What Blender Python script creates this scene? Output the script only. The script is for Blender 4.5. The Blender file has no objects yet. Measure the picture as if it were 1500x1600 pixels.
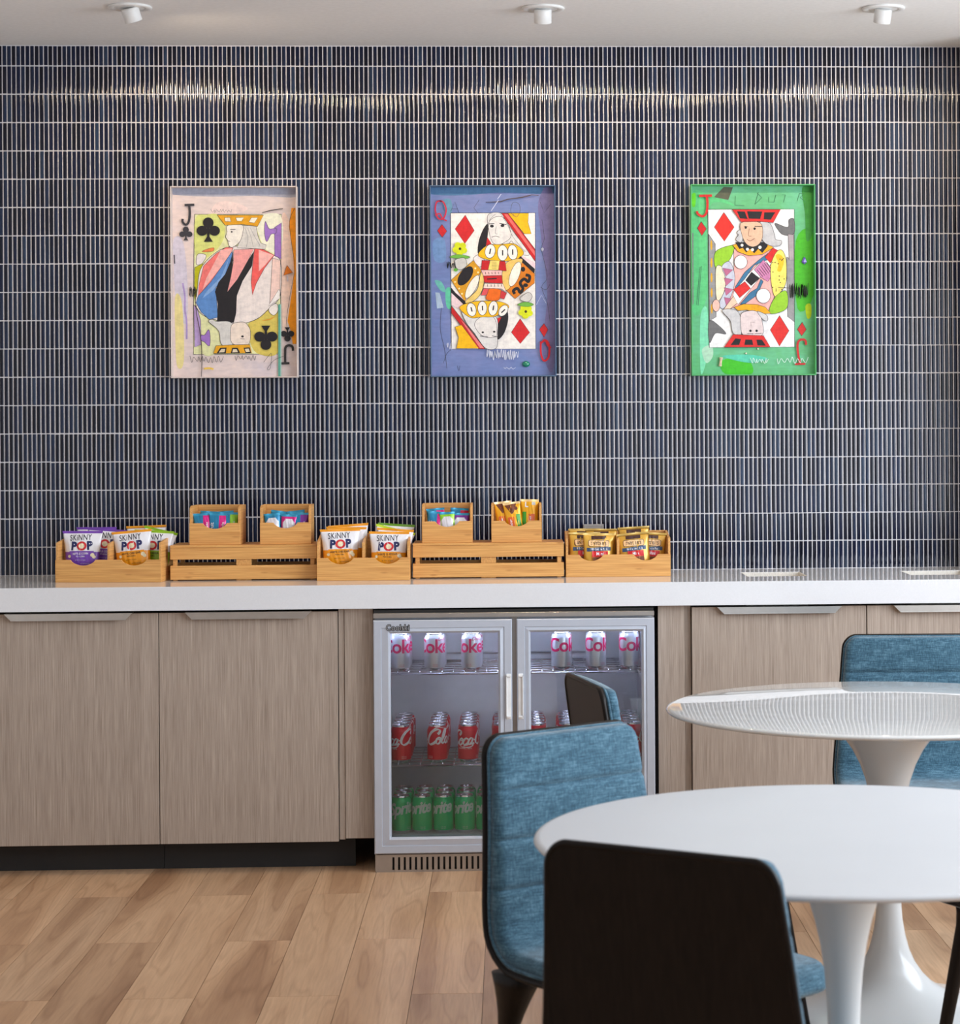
import bpy, bmesh, math, random
from mathutils import Vector, Matrix
C = bpy.context.scene.collection
SC = bpy.context.scene
PI = math.pi

# ------------------------------------------------------------------ camera
cd = bpy.data.cameras.new('camera'); cam = bpy.data.objects.new('camera', cd); C.objects.link(cam)
cd.sensor_fit = 'HORIZONTAL'; cd.sensor_width = 36.0
FPX = 3548.07
cd.lens = FPX / 1500 * 36
cd.shift_x = (750 - 960.87) / 1500
cd.shift_y = (664.6 - 800) / 1500
YAW = -0.0459
cam.matrix_world = Matrix.Translation((0, -7.9204, 1.4253)) @ Matrix.Rotation(YAW, 4, 'Z') @ Matrix.Rotation(PI/2, 4, 'X') @ Matrix.Rotation(-0.0063, 4, 'Z')
cd.clip_start = 0.05; cd.clip_end = 60
cd.dof.use_dof = True; cd.dof.focus_distance = 7.4; cd.dof.aperture_fstop = 9.5
SC.camera = cam

# ------------------------------------------------------------------ light and exposure
SC.view_settings.view_transform = 'Standard'
SC.view_settings.look = 'None'
SC.view_settings.gamma = 1.0
SC.view_settings.use_curve_mapping = False
SC.view_settings.exposure = 0.0
w = bpy.data.worlds.new('world'); SC.world = w; w.use_nodes = True
w.node_tree.nodes['Background'].inputs[0].default_value = (0.80, 0.88, 1.0, 1)
w.node_tree.nodes['Background'].inputs[1].default_value = 1.3

def area(name, loc, rot, sx, sy, power, col):
    l = bpy.data.lights.new(name, 'AREA'); l.shape = 'RECTANGLE'; l.size = sx; l.size_y = sy
    l.energy = power; l.color = col
    o = bpy.data.objects.new(name, l); C.objects.link(o); o.location = loc; o.rotation_euler = rot
    return o
# daylight through the window openings of the right-hand wall and the wall behind the camera
area('daylight_right', (3.07, -3.8, 1.75), (0, math.radians(90), 0), 1.7, 4.8, 228, (0.82, 0.91, 1.0))
area('daylight_rear', (1.2, -9.72, 1.5), (math.radians(90), 0, 0), 3.2, 2.0, 8, (0.86, 0.93, 1.0))

# ------------------------------------------------------------------ helpers
def lin(c):
    return tuple(((v/255)/12.92 if v/255 <= 0.04045 else ((v/255+0.055)/1.055)**2.4) for v in c)

def new_mat(name):
    m = bpy.data.materials.new(name); m.use_nodes = True
    nt = m.node_tree; b = nt.nodes['Principled BSDF']
    return m, nt, b

def N(nt, typ, **kw):
    n = nt.nodes.new(typ)
    for k, v in kw.items():
        if k.startswith('i_'):
            n.inputs[k[2:].replace('_', ' ')].default_value = v
        else: setattr(n, k, v)
    return n

def noise(nt, vec, scale, detail=3, rough=0.55):
    n = N(nt, 'ShaderNodeTexNoise'); n.inputs['Scale'].default_value = scale
    n.inputs['Detail'].default_value = detail; n.inputs['Roughness'].default_value = rough
    if vec is not None: nt.links.new(vec, n.inputs['Vector'])
    return n.outputs['Fac']

def coords(nt, sc=(1, 1, 1), loc=(0, 0, 0), kind='Object'):
    t = N(nt, 'ShaderNodeTexCoord'); m = N(nt, 'ShaderNodeMapping')
    m.inputs['Scale'].default_value = sc; m.inputs['Location'].default_value = loc
    nt.links.new(t.outputs[kind], m.inputs['Vector'])
    return m.outputs['Vector']

def ramp(nt, fac, stops):
    r = N(nt, 'ShaderNodeValToRGB'); e = r.color_ramp.elements
    while len(e) < len(stops): e.new(0.5)
    for el, (p, c) in zip(e, stops):
        el.position = p; el.color = (*c, 1)
    nt.links.new(fac, r.inputs['Fac'])
    return r.outputs['Color']

def mixc(nt, fac, a, b, mode='MIX'):
    m = N(nt, 'ShaderNodeMix'); m.data_type = 'RGBA'; m.blend_type = mode
    for s, v in ((0, fac), (6, a), (7, b)):
        if hasattr(v, 'links') or isinstance(v, bpy.types.NodeSocket): nt.links.new(v, m.inputs[s])
        elif s == 0: m.inputs[0].default_value = v
        else: m.inputs[s].default_value = (*v[:3], 1)
    return m.outputs[2]

def bump(nt, b, h, strength=0.3, dist=0.002):
    n = N(nt, 'ShaderNodeBump'); n.inputs['Strength'].default_value = strength
    n.inputs['Distance'].default_value = dist
    nt.links.new(h, n.inputs['Height']); nt.links.new(n.outputs['Normal'], b.inputs['Normal'])

def plain(name, c, rough=0.5, metal=0.0, spec=0.5, var=0.06, coat=0.0, scale=30, bmp=0.0):
    """solid colour with a slight procedural variation"""
    m, nt, b = new_mat(name)
    v = coords(nt); f = noise(nt, v, scale, 3)
    lo = tuple(x*(1-var) for x in c); hi = tuple(min(1, x*(1+var)) for x in c)
    nt.links.new(ramp(nt, f, [(0.3, lo), (0.7, hi)]), b.inputs['Base Color'])
    b.inputs['Roughness'].default_value = rough; b.inputs['Metallic'].default_value = metal
    b.inputs['Specular IOR Level'].default_value = spec; b.inputs['Coat Weight'].default_value = coat
    if bmp: bump(nt, b, f, bmp)
    return m

def attr_mat(name, rough=0.5, spec=0.5, var=0.0, scale=(30, 30, 30), attr='Col', bmp=0.0, metal=0.0, coat=0.0):
    m, nt, b = new_mat(name)
    a = N(nt, 'ShaderNodeAttribute'); a.attribute_name = attr
    col = a.outputs['Color']
    if var:
        f = noise(nt, coords(nt, scale), 1.0, 4, 0.65)
        col = mixc(nt, 1.0, col, ramp(nt, f, [(0.25, (1-var,)*3), (0.75, (1, 1, 1))]), 'MULTIPLY')
        if bmp: bump(nt, b, f, bmp)
    nt.links.new(col, b.inputs['Base Color'])
    b.inputs['Roughness'].default_value = rough; b.inputs['Specular IOR Level'].default_value = spec
    b.inputs['Metallic'].default_value = metal; b.inputs['Coat Weight'].default_value = coat
    return m

def tag(o, label=None, cat=None, group=None, kind=None):
    if label: o['label'] = label
    if cat: o['category'] = cat
    if group: o['group'] = group
    if kind: o['kind'] = kind
    return o

def empty(name, loc=(0, 0, 0), rz=0):
    o = bpy.data.objects.new(name, None); C.objects.link(o); o.empty_display_size = 0.05
    o.location = loc; o.rotation_euler = (0, 0, rz)
    return o

def mobj(name, bm, mats, parent=None, smooth=False, loc=None):
    me = bpy.data.meshes.new(name)
    bm.to_mesh(me); bm.free()
    for m in (mats if isinstance(mats, (list, tuple)) else [mats]): me.materials.append(m)
    if smooth:
        for p in me.polygons: p.use_smooth = True
    o = bpy.data.objects.new(name, me); C.objects.link(o)
    if parent is not None: o.parent = parent
    if loc is not None: o.location = loc
    return o

def copy_tree(o, parent=None):
    c = o.copy(); C.objects.link(c)
    if parent is not None: c.parent = parent
    for ch in list(o.children): copy_tree(ch, c)
    return c

def box(bm, x0, x1, y0, y1, z0, z1, bev=0.0, mi=0, seg=1):
    vs = [bm.verts.new(p) for p in ((x0,y0,z0),(x1,y0,z0),(x1,y1,z0),(x0,y1,z0),(x0,y0,z1),(x1,y0,z1),(x1,y1,z1),(x0,y1,z1))]
    fs = [bm.faces.new([vs[i] for i in f]) for f in ((0,3,2,1),(4,5,6,7),(0,1,5,4),(1,2,6,5),(2,3,7,6),(3,0,4,7))]
    for f in fs: f.material_index = mi
    if bev:
        es = list({e for f in fs for e in f.edges})
        r = bmesh.ops.bevel(bm, geom=es, offset=bev, segments=seg, affect='EDGES', profile=0.5)
        for f in r['faces']: f.material_index = mi
    return fs

def prism(bm, pts, d, axis='y', mi=0, bev=0.0):
    """extrude a 2-D outline; axis y: pts are (x,z) between y=d[0]..d[1]; x: pts (y,z); z: pts (x,y)"""
    def P(p, t):
        return {'y': (p[0], t, p[1]), 'x': (t, p[0], p[1]), 'z': (p[0], p[1], t)}[axis]
    a = [bm.verts.new(P(p, d[0])) for p in pts]; b = [bm.verts.new(P(p, d[1])) for p in pts]
    n = len(pts); fs = [bm.faces.new(a), bm.faces.new(b[::-1])]
    for i in range(n): fs.append(bm.faces.new([a[i], b[i], b[(i+1) % n], a[(i+1) % n]]))
    for f in fs: f.material_index = mi
    bmesh.ops.recalc_face_normals(bm, faces=fs)
    if bev:
        es = list({e for f in fs[:2] for e in f.edges})
        r = bmesh.ops.bevel(bm, geom=es, offset=bev, segments=2, affect='EDGES', profile=0.5)
        for f in r['faces']: f.material_index = mi
    return fs

def lathe(bm, prof, seg=48, mi=None, cap=True, c=(0, 0)):
    """prof: list of (r, z); mi: material index per span or int"""
    rings = []
    for r, z in prof:
        if r < 1e-6: rings.append([bm.verts.new((c[0], c[1], z))])
        else: rings.append([bm.verts.new((c[0]+r*math.cos(2*PI*i/seg), c[1]+r*math.sin(2*PI*i/seg), z)) for i in range(seg)])
    out = []
    for k in range(len(rings)-1):
        A, B = rings[k], rings[k+1]
        m = mi[k] if isinstance(mi, (list, tuple)) else (mi or 0)
        for i in range(seg):
            j = (i+1) % seg
            if len(A) == 1 and len(B) == 1: continue
            if len(A) == 1: f = bm.faces.new([A[0], B[j], B[i]])
            elif len(B) == 1: f = bm.faces.new([A[i], A[j], B[0]])
            else: f = bm.faces.new([A[i], A[j], B[j], B[i]])
            f.material_index = m; out.append(f)
    bmesh.ops.recalc_face_normals(bm, faces=out)
    return out

def tube(bm, pts, r, seg=8, mi=0, closed=False):
    """round bar along a polyline; r may be a list"""
    pts = [Vector(p) for p in pts]; n = len(pts); rings = []
    up = None
    for i, p in enumerate(pts):
        a = pts[(i-1) % n] if (closed or i) else p
        b = pts[(i+1) % n] if (closed or i < n-1) else p
        t = (b-a).normalized()
        if up is None:
            up = Vector((0, 0, 1)) if abs(t.z) < 0.9 else Vector((1, 0, 0))
        s = t.cross(up).normalized(); u2 = s.cross(t).normalized(); up = u2
        rr = r[i] if isinstance(r, (list, tuple)) else r
        rings.append([bm.verts.new(p + rr*(math.cos(2*PI*k/seg)*s + math.sin(2*PI*k/seg)*u2)) for k in range(seg)])
    out = []
    m = n if closed else n-1
    for i in range(m):
        A, B = rings[i], rings[(i+1) % n]
        for k in range(seg):
            out.append(bm.faces.new([A[k], A[(k+1) % seg], B[(k+1) % seg], B[k]]))
    if not closed:
        out.append(bm.faces.new(rings[0][::-1])); out.append(bm.faces.new(rings[-1]))
    for f in out: f.material_index = mi; f.smooth = True
    bmesh.ops.recalc_face_normals(bm, faces=out)
    return out

# text outlines turned into flat 2-D geometry, so that they can be laid on curved packs
_tc = {}
def text2d(body, size=1.0, bold=0.0, shear=0.0, sx=1.0, spacing=1.0):
    key = (body, bold, shear, spacing)
    if key not in _tc:
        cu = bpy.data.curves.new('txt', 'FONT'); cu.body = body; cu.size = 1.0; cu.offset = bold; cu.shear = shear
        cu.space_character = spacing; cu.resolution_u = 3; cu.align_x = 'CENTER'
        o = bpy.data.objects.new('txt', cu)
        me = o.to_mesh()
        _tc[key] = ([tuple(v.co[:2]) for v in me.vertices], [tuple(p.vertices) for p in me.polygons])
        o.to_mesh_clear(); bpy.data.objects.remove(o); bpy.data.curves.remove(cu)
    vs, fs = _tc[key]
    return [(x*size*sx, y*size) for x, y in vs], fs

def lay(bm, geo, fn, off=(0, 0), rot=0.0, mi=0, cut=None, clip=None, col=None, layer=None):
    """place flat geometry on a surface fn(u,v)->xyz, cutting it so that it follows the curve"""
    vs, fs = geo
    t = bmesh.new(); cr, sr = math.cos(rot), math.sin(rot)
    bv = [t.verts.new((x*cr-y*sr+off[0], x*sr+y*cr+off[1], 0)) for x, y in vs]
    for f in fs:
        try: t.faces.new([bv[i] for i in f])
        except ValueError: pass
    if cut:
        xs = [v.co.x for v in t.verts]
        x = math.floor(min(xs)/cut)*cut
        while x < max(xs):
            bmesh.ops.bisect_plane(t, geom=t.verts[:]+t.edges[:]+t.faces[:], plane_co=(x, 0, 0), plane_no=(1, 0, 0)); x += cut
        ys = [v.co.y for v in t.verts]
        y = math.floor(min(ys)/cut)*cut
        while y < max(ys):
            bmesh.ops.bisect_plane(t, geom=t.verts[:]+t.edges[:]+t.faces[:], plane_co=(0, y, 0), plane_no=(0, 1, 0)); y += cut
    mp = {}
    for v in t.verts: mp[v.index if v.index >= 0 else id(v)] = None
    t.verts.index_update(); mp = [bm.verts.new(fn(v.co.x, v.co.y)) for v in t.verts]
    for f in t.faces:
        try:
            nf = bm.faces.new([mp[v.index] for v in f.verts]); nf.material_index = mi
            if layer is not None:
                for l in nf.loops: l[layer] = (*col, 1)
        except ValueError: pass
    t.free()

def crom(pts, n=6, closed=False):
    P = list(pts); out = []; m = len(P)
    rng = range(m if closed else m-1)
    for i in rng:
        if closed: p0, p1, p2, p3 = P[(i-1) % m], P[i], P[(i+1) % m], P[(i+2) % m]
        else: p0, p1, p2, p3 = P[max(i-1, 0)], P[i], P[i+1], P[min(i+2, m-1)]
        for k in range(n):
            t = k/n
            out.append(tuple(0.5*((2*b)+(-a+c)*t+(2*a-5*b+4*c-d)*t*t+(-a+3*b-3*c+d)*t**3) for a, b, c, d in zip(p0, p1, p2, p3)))
    if not closed: out.append(tuple(P[-1]))
    return out

def ribbon(pts, w, n=6, pen=None):
    """flat stroke along a smooth path as (verts, faces); w number or list; pen: (angle, flatness)"""
    q = [(*p, (w[i] if isinstance(w, (list, tuple)) else w)) for i, p in enumerate(pts)]
    q = crom(q, n) if n > 1 else q
    vs, fs = [], []
    for i, (x, y, ww) in enumerate(q):
        a = q[max(i-1, 0)]; b = q[min(i+1, len(q)-1)]
        dx, dy = b[0]-a[0], b[1]-a[1]; L = math.hypot(dx, dy) or 1
        nx, ny = -dy/L, dx/L
        if pen: ww = ww*(pen[1]+(1-pen[1])*abs(nx*math.cos(pen[0])+ny*math.sin(pen[0])))
        vs += [(x+nx*ww/2, y+ny*ww/2), (x-nx*ww/2, y-ny*ww/2)]
        if i: k = 2*i; fs.append((k-2, k-1, k+1, k))
    return vs, fs

def ell(cx, cy, rx, ry, rot=0, n=28):
    c, s = math.cos(rot), math.sin(rot)
    return [(cx+rx*math.cos(2*PI*i/n)*c-ry*math.sin(2*PI*i/n)*s, cy+rx*math.cos(2*PI*i/n)*s+ry*math.sin(2*PI*i/n)*c) for i in range(n)]
# ------------------------------------------------------------------ materials
def m_paint(name, c, rough=0.9):
    return plain(name, c, rough, var=0.03, scale=60, bmp=0.05)
M_ceil = m_paint('ceiling_paint', (0.86, 0.845, 0.83))
M_wall = m_paint('wall_paint', (0.60, 0.58, 0.56))
M_wallr = m_paint('rear_wall_paint', (0.22, 0.21, 0.20))
M_grout = plain('grout', (0.68, 0.655, 0.68), 0.9, var=0.04, scale=400)

def m_tile():
    m, nt, b = new_mat('navy_glaze')
    a = N(nt, 'ShaderNodeAttribute'); a.attribute_name = 'Col'
    f = noise(nt, coords(nt, (220, 1, 22)), 1.0, 3)
    col = mixc(nt, 1.0, a.outputs['Color'], ramp(nt, f, [(0.25, (0.55,)*3), (0.8, (1.3, 1.35, 1.45))]), 'MULTIPLY')
    nt.links.new(col, b.inputs['Base Color'])
    b.inputs['Roughness'].default_value = 0.065; b.inputs['Specular IOR Level'].default_value = 0.36
    f2 = noise(nt, coords(nt, (60, 1, 16)), 1.0, 1)
    bump(nt, b, f2, 0.14, 0.001)
    return m
M_tile = m_tile()

def m_floor():
    m, nt, b = new_mat('oak_plank')
    a = N(nt, 'ShaderNodeAttribute'); a.attribute_name = 'Col'
    sep = N(nt, 'ShaderNodeSeparateColor'); nt.links.new(a.outputs['Color'], sep.inputs[0])
    t = N(nt, 'ShaderNodeTexCoord')
    off = N(nt, 'ShaderNodeVectorMath', operation='MULTIPLY_ADD'); nt.links.new(a.outputs['Color'], off.inputs[0])
    off.inputs[1].default_value = (7, 13, 5); nt.links.new(t.outputs['Object'], off.inputs[2])
    mp = N(nt, 'ShaderNodeMapping'); mp.inputs['Scale'].default_value = (8.0, 0.62, 1); nt.links.new(off.outputs[0], mp.inputs[0])
    # broad cathedral figure: iso-lines of a stretched noise field
    f = noise(nt, mp.outputs[0], 1.0, 2, 0.45)
    mul = N(nt, 'ShaderNodeMath', operation='MULTIPLY'); mul.inputs[1].default_value = 20; nt.links.new(f, mul.inputs[0])
    frac = N(nt, 'ShaderNodeMath', operation='PINGPONG'); frac.inputs[1].default_value = 1.0; nt.links.new(mul.outputs[0], frac.inputs[0])
    mp2 = N(nt, 'ShaderNodeMapping'); mp2.inputs['Scale'].default_value = (160, 7, 1); nt.links.new(off.outputs[0], mp2.inputs[0])
    fine = noise(nt, mp2.outputs[0], 1.0, 3)
    base = ramp(nt, f, [(0.30, lin((166, 128, 97))), (0.45, lin((196, 159, 125))), (0.6, lin((210, 175, 141))), (0.72, lin((186, 150, 118)))])
    rings = ramp(nt, frac.outputs[0], [(0.0, (0.78, 0.73, 0.69)), (0.35, (1, 1, 1)), (1.0, (0.96, 0.95, 0.94))])
    col = mixc(nt, 0.75, base, rings, 'MULTIPLY')
    col = mixc(nt, 0.55, col, ramp(nt, fine, [(0.3, (0.80, 0.76, 0.74)), (0.6, (1.05, 1.05, 1.05))]), 'MULTIPLY')
    tone = ramp(nt, sep.outputs[0], [(0.0, (0.90, 0.885, 0.88)), (0.5, (1.0, 0.98, 0.96)), (1.0, (1.07, 1.05, 1.03))])
    col = mixc(nt, 1.0, col, tone, 'MULTIPLY')
    nt.links.new(col, b.inputs['Base Color'])
    b.inputs['Roughness'].default_value = 0.42; b.inputs['Specular IOR Level'].default_value = 0.45
    bump(nt, b, fine, 0.08, 0.001)
    return m
M_floor = m_floor()
M_gap = plain('plank_gap', (0.10, 0.07, 0.05), 0.8)

def m_grain(name, c0, c1, axis='z', fine=260.0, long=6.0, rough=0.45, bmp=0.2, nodes=False, spec=0.4):
    """fine straight grain; axis is the grain direction"""
    m, nt, b = new_mat(name)
    sc = {'z': (fine, fine, long), 'x': (long, fine, fine), 'y': (fine, long, fine)}[axis]
    f = noise(nt, coords(nt, sc), 1.0, 4, 0.6)
    s2 = tuple(v*0.12 for v in sc)
    g = noise(nt, coords(nt, s2, (3, 1, 2)), 1.0, 2)
    mid = mixc(nt, 0.22, ramp(nt, f, [(0.3, c0), (0.7, c1)]), ramp(nt, g, [(0.3, c0), (0.7, c1)]))
    if nodes:
        v = N(nt, 'ShaderNodeTexVoronoi'); v.inputs['Scale'].default_value = 1.0
        nt.links.new(coords(nt, (9, 9, 34)), v.inputs['Vector'])
        k = ramp(nt, v.outputs['Distance'], [(0.06, (0.62, 0.5, 0.4)), (0.17, (1, 1, 1))])
        mid = mixc(nt, 0.8, mid, k, 'MULTIPLY')
    nt.links.new(mid, b.inputs['Base Color'])
    b.inputs['Roughness'].default_value = rough; b.inputs['Specular IOR Level'].default_value = spec
    bump(nt, b, f, bmp, 0.001)
    return m
M_cab = m_grain('greige_laminate', lin((134, 118, 105)), lin((192, 176, 162)), 'z', 500, 7, 0.5, 0.4)
M_carc = m_grain('carcass_laminate', lin((128, 110, 97)), lin((168, 148, 132)), 'z', 420, 5, 0.5, 0.3)
M_bam = m_grain('bamboo', lin((188, 126, 64)), lin((238, 184, 112)), 'x', 190, 4.5, 0.42, 0.12, True)
M_bamz = m_grain('bamboo_end', lin((188, 126, 64)), lin((238, 184, 112)), 'y', 190, 4.5, 0.42, 0.12, True)
M_dark = plain('toe_kick_black', (0.012, 0.011, 0.011), 0.6)
M_black = plain('black_plastic', (0.008, 0.008, 0.008), 0.5)
M_wood = m_grain('espresso_wood', (0.004, 0.0028, 0.0024), (0.012, 0.008, 0.0065), 'z', 160, 7, 0.36, 0.05, spec=0.16)
M_quartz = plain('white_quartz', (0.76, 0.765, 0.785), 0.09, var=0.02, scale=220)
M_chute = plain('cream_liner', (0.74, 0.70, 0.64), 0.5)
M_alum = plain('brushed_aluminium', (0.62, 0.60, 0.57), 0.30, metal=1.0, var=0.04)
M_door = plain('silver_door_frame', (0.52, 0.56, 0.64), 0.42, metal=0.3, var=0.02)
M_steel = plain('stainless_steel', (0.46, 0.43, 0.40), 0.34, metal=0.9, var=0.05)
M_liner = plain('fridge_liner', (0.66, 0.67, 0.69), 0.45, var=0.03)
M_wire = plain('chrome_wire', (0.80, 0.80, 0.82), 0.22, metal=1.0)
M_whitep = plain('white_plastic', (0.82, 0.82, 0.82), 0.35)
M_gloss = plain('white_lacquer', (0.76, 0.755, 0.74), 0.06, var=0.015, scale=4, coat=0.6)
M_matte = plain('white_laminate', (0.565, 0.57, 0.585), 0.42, var=0.015, scale=4, spec=0.4)
M_ped = plain('white_pedestal', (0.64, 0.65, 0.65), 0.18, var=0.015, scale=4)
M_pedm = plain('white_pedestal_satin', (0.62, 0.66, 0.68), 0.40, var=0.015, scale=4)
M_lampw = plain('lamp_white', (0.80, 0.79, 0.77), 0.4)

def m_wavy():
    m, nt, b = new_mat('white_lacquer_top')
    b.inputs['Base Color'].default_value = (0.66, 0.652, 0.635, 1); b.inputs['Roughness'].default_value = 0.03
    b.inputs['Specular IOR Level'].default_value = 0.7
    f = noise(nt, coords(nt, (26, 26, 26)), 1.0, 1)
    col = ramp(nt, f, [(0.2, (0.62, 0.61, 0.59)), (0.8, (0.66, 0.65, 0.63))]); nt.links.new(col, b.inputs['Base Color'])
    bump(nt, b, f, 0.05, 0.0004)
    return m
M_wavy = m_wavy()

def m_fabric():
    m, nt, b = new_mat('blue_tweed')
    a = noise(nt, coords(nt, (420, 420, 40)), 1.0, 3, 0.7)
    c = noise(nt, coords(nt, (36, 36, 520)), 1.0, 3, 0.7)
    d = noise(nt, coords(nt, (16, 16, 30)), 1.0, 3)
    mx = mixc(nt, 0.5, ramp(nt, a, [(0.2, (0, 0, 0)), (0.8, (1, 1, 1))]), ramp(nt, c, [(0.25, (0, 0, 0)), (0.75, (1, 1, 1))]))
    mx = mixc(nt, 0.12, mx, ramp(nt, d, [(0.3, (0, 0, 0)), (0.7, (1, 1, 1))]))
    bw = N(nt, 'ShaderNodeRGBToBW'); nt.links.new(mx, bw.inputs[0])
    nt.links.new(ramp(nt, bw.outputs[0], [(0.25, lin((36, 62, 78))), (0.5, lin((60, 93, 111))), (0.78, lin((102, 136, 154)))]), b.inputs['Base Color'])
    b.inputs['Roughness'].default_value = 0.95; b.inputs['Specular IOR Level'].default_value = 0.15
    b.inputs['Sheen Weight'].default_value = 0.25
    bump(nt, b, bw.outputs[0], 0.25, 0.001)
    return m
M_fab = m_fabric()

def m_glass():
    m, nt, b = new_mat('door_glass'); nt.nodes.remove(b)
    out = nt.nodes['Material Output']
    tr = N(nt, 'ShaderNodeBsdfTransparent'); tr.inputs[0].default_value = (0.95, 0.97, 0.97, 1)
    gl = N(nt, 'ShaderNodeBsdfGlossy'); gl.inputs['Roughness'].default_value = 0.01
    fr = N(nt, 'ShaderNodeFresnel'); fr.inputs[0].default_value = 1.5
    mx = N(nt, 'ShaderNodeMixShader'); nt.links.new(fr.outputs[0], mx.inputs[0])
    nt.links.new(tr.outputs[0], mx.inputs[1]); nt.links.new(gl.outputs[0], mx.inputs[2]); nt.links.new(mx.outputs[0], out.inputs[0])
    return m
M_glass = m_glass()

def m_emit(name, c, s):
    m, nt, b = new_mat(name); b.inputs['Base Color'].default_value = (*c, 1)
    b.inputs['Emission Color'].default_value = (*c, 1); b.inputs['Emission Strength'].default_value = s
    return m
M_bulb = m_emit('lamp_lens', (1.0, 0.72, 0.42), 14)
M_led = m_emit('led_strip', (0.66, 0.72, 1.0), 30)

# ------------------------------------------------------------------ the room
XL, XR, YB, ZC = -2.30, 2.90, -9.6, 2.749
def struct(name, bm, m, smooth=False):
    return tag(mobj(name, bm, m, smooth=smooth), kind='structure')

# floor: plank rows run towards the tiled wall, ends staggered by half a plank
rnd = random.Random(4)
bm = bmesh.new(); cl = bm.loops.layers.float_color.new('Col')
x0 = -0.438 - 0.18*11; k = 0
while x0 < XR+0.1:
    y = -0.95 + (0.625 if k % 2 else 0) + 1.25
    while y > YB-0.2:
        ya, yb = y-1.25, y
        fs = box(bm, x0+0.0007, x0+0.1793, max(ya+0.0007, YB-0.2), min(yb-0.0007, 0.1), -0.012, 0.0)
        c = (rnd.random(), rnd.random(), rnd.random(), 1)
        for f in fs:
            for l in f.loops: l[cl] = c
        y -= 1.25
    x0 += 0.18; k += 1
box(bm, XL-0.3, XR+0.3, YB-0.3, 0.2, -0.05, -0.0025, mi=1)
struct('floor', bm, [M_floor, M_gap])

bm = bmesh.new(); box(bm, XL-0.2, XR+0.2, YB-0.2, 0.2, ZC, ZC+0.1)
struct('ceiling', bm, M_ceil)

# tiled wall: grout bed plus individual glazed fingers, all one surface
bm = bmesh.new(); cl = bm.loops.layers.float_color.new('Col')
box(bm, XL, XR, -0.0014, 0.12, -0.05, ZC, mi=0)
PX, PZ, ZT0 = 0.01571, 0.0977, 0.9197
rnd = random.Random(11)
nx0, nx1 = int((XL)/PX)-1, int(1.66/PX)+1
sheet = {}
for r in range(0, 19):
    za = ZT0 + r*PZ + 0.0015; zb = min(ZT0 + (r+1)*PZ - 0.0015, ZC-0.002)
    for i in range(nx0, nx1):
        key = ((i+500)//19, (r+1)//3)
        if key not in sheet: sheet[key] = (rnd.uniform(-0.0007, 0.0007), rnd.uniform(-0.0006, 0.0006), rnd.uniform(0.85, 1.12))
        dx, dz, sb = sheet[key]
        xa = i*PX + 0.0017 + dx + rnd.uniform(-.00025, .00025); xb = xa + 0.0127 + rnd.uniform(-.0002, .0002)
        if xa < XL+0.003 or xb > 1.628: continue
        z0, z1 = za+dz+rnd.uniform(-.0004, .0004), min(zb+dz+rnd.uniform(-.0004, .0004), ZC-0.001)
        t = rnd.random()
        base = (0.003, 0.004, 0.014) if t < 0.35 else (0.006, 0.0095, 0.030) if t < 0.75 else (0.012, 0.020, 0.048) if t < 0.94 else (0.02, 0.034, 0.066)
        j = rnd.uniform(0.8, 1.2)*sb
        col = (base[0]*j, base[1]*j, base[2]*j, 1)
        prof = [(0.0, 0.0005), (0.015, -0.0014), (0.055, -0.0028), (0.13, -0.0035), (0.30, -0.00385), (0.70, -0.00385), (0.87, -0.0035), (0.945, -0.0028), (0.985, -0.0014), (1.0, 0.0005)]
        tx, tz = rnd.gauss(0, 0.014), rnd.gauss(0, 0.0035)
        W = xb-xa; rows = []
        for (zz, dd) in ((z0, 1), (z0+0.0009, 0), (z0+0.0009, 0), (z1-0.0009, 0), (z1-0.0009, 0), (z1, 1)):
            rows.append([bm.verts.new((xa+W*u, (min(0.0005, d+0.0028) if dd else d + tx*(u-.5)*W + tz*(zz-(z0+z1)/2)), zz)) for u, d in prof])
        for a in (0, 2, 4):
            for q in range(len(prof)-1):
                f = bm.faces.new([rows[a][q], rows[a][q+1], rows[a+1][q+1], rows[a+1][q]])
                f.material_index = 1; f.smooth = (a == 2)
                for l in f.loops: l[cl] = col
wb = struct('wall_back', bm, [M_grout, M_tile])

bm = bmesh.new(); box(bm, 1.630, 1.95, -0.30, 0.0, 0, ZC, bev=0.003)
struct('wall_pier', bm, M_wall)
bm = bmesh.new(); box(bm, XL-0.12, XL, YB-0.1, 0.12, -0.02, ZC)
struct('wall_left', bm, M_wall)
# right-hand wall with a long window opening
bm = bmesh.new()
def holed(bm, a0, a1, h0, h1, lo, hi, d0, d1, axis):
    """wall slab with one opening h0..h1 x lo..hi"""
    for (p, q, r, s) in ((a0, h0, 0, ZC), (h1, a1, 0, ZC), (h0, h1, 0, lo), (h0, h1, hi, ZC)):
        if axis == 'x': box(bm, d0, d1, p, q, r, s)
        else: box(bm, p, q, d0, d1, r, s)
holed(bm, YB-0.1, 0.12, -6.2, -1.4, 0.90, 2.60, XR, XR+0.12, 'x')
struct('wall_right', bm, M_wall)
bm = bmesh.new()
for yy in (-6.2, -4.6, -3.0, -1.4): box(bm, XR+0.03, XR+0.09, yy-0.03, yy+0.03, 0.90, 2.60, bev=0.003)
for zz in (0.90, 2.60): box(bm, XR+0.03, XR+0.09, -6.2, -1.4, zz-0.03, zz+0.03, bev=0.003)
struct('window_1', bm, M_alum)
bm = bmesh.new()
holed(bm, XL-0.1, XR+0.12, -0.4, 2.8, 0.5, 2.5, YB-0.12, YB, 'y')
struct('wall_rear', bm, M_wallr)
bm = bmesh.new()
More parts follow.
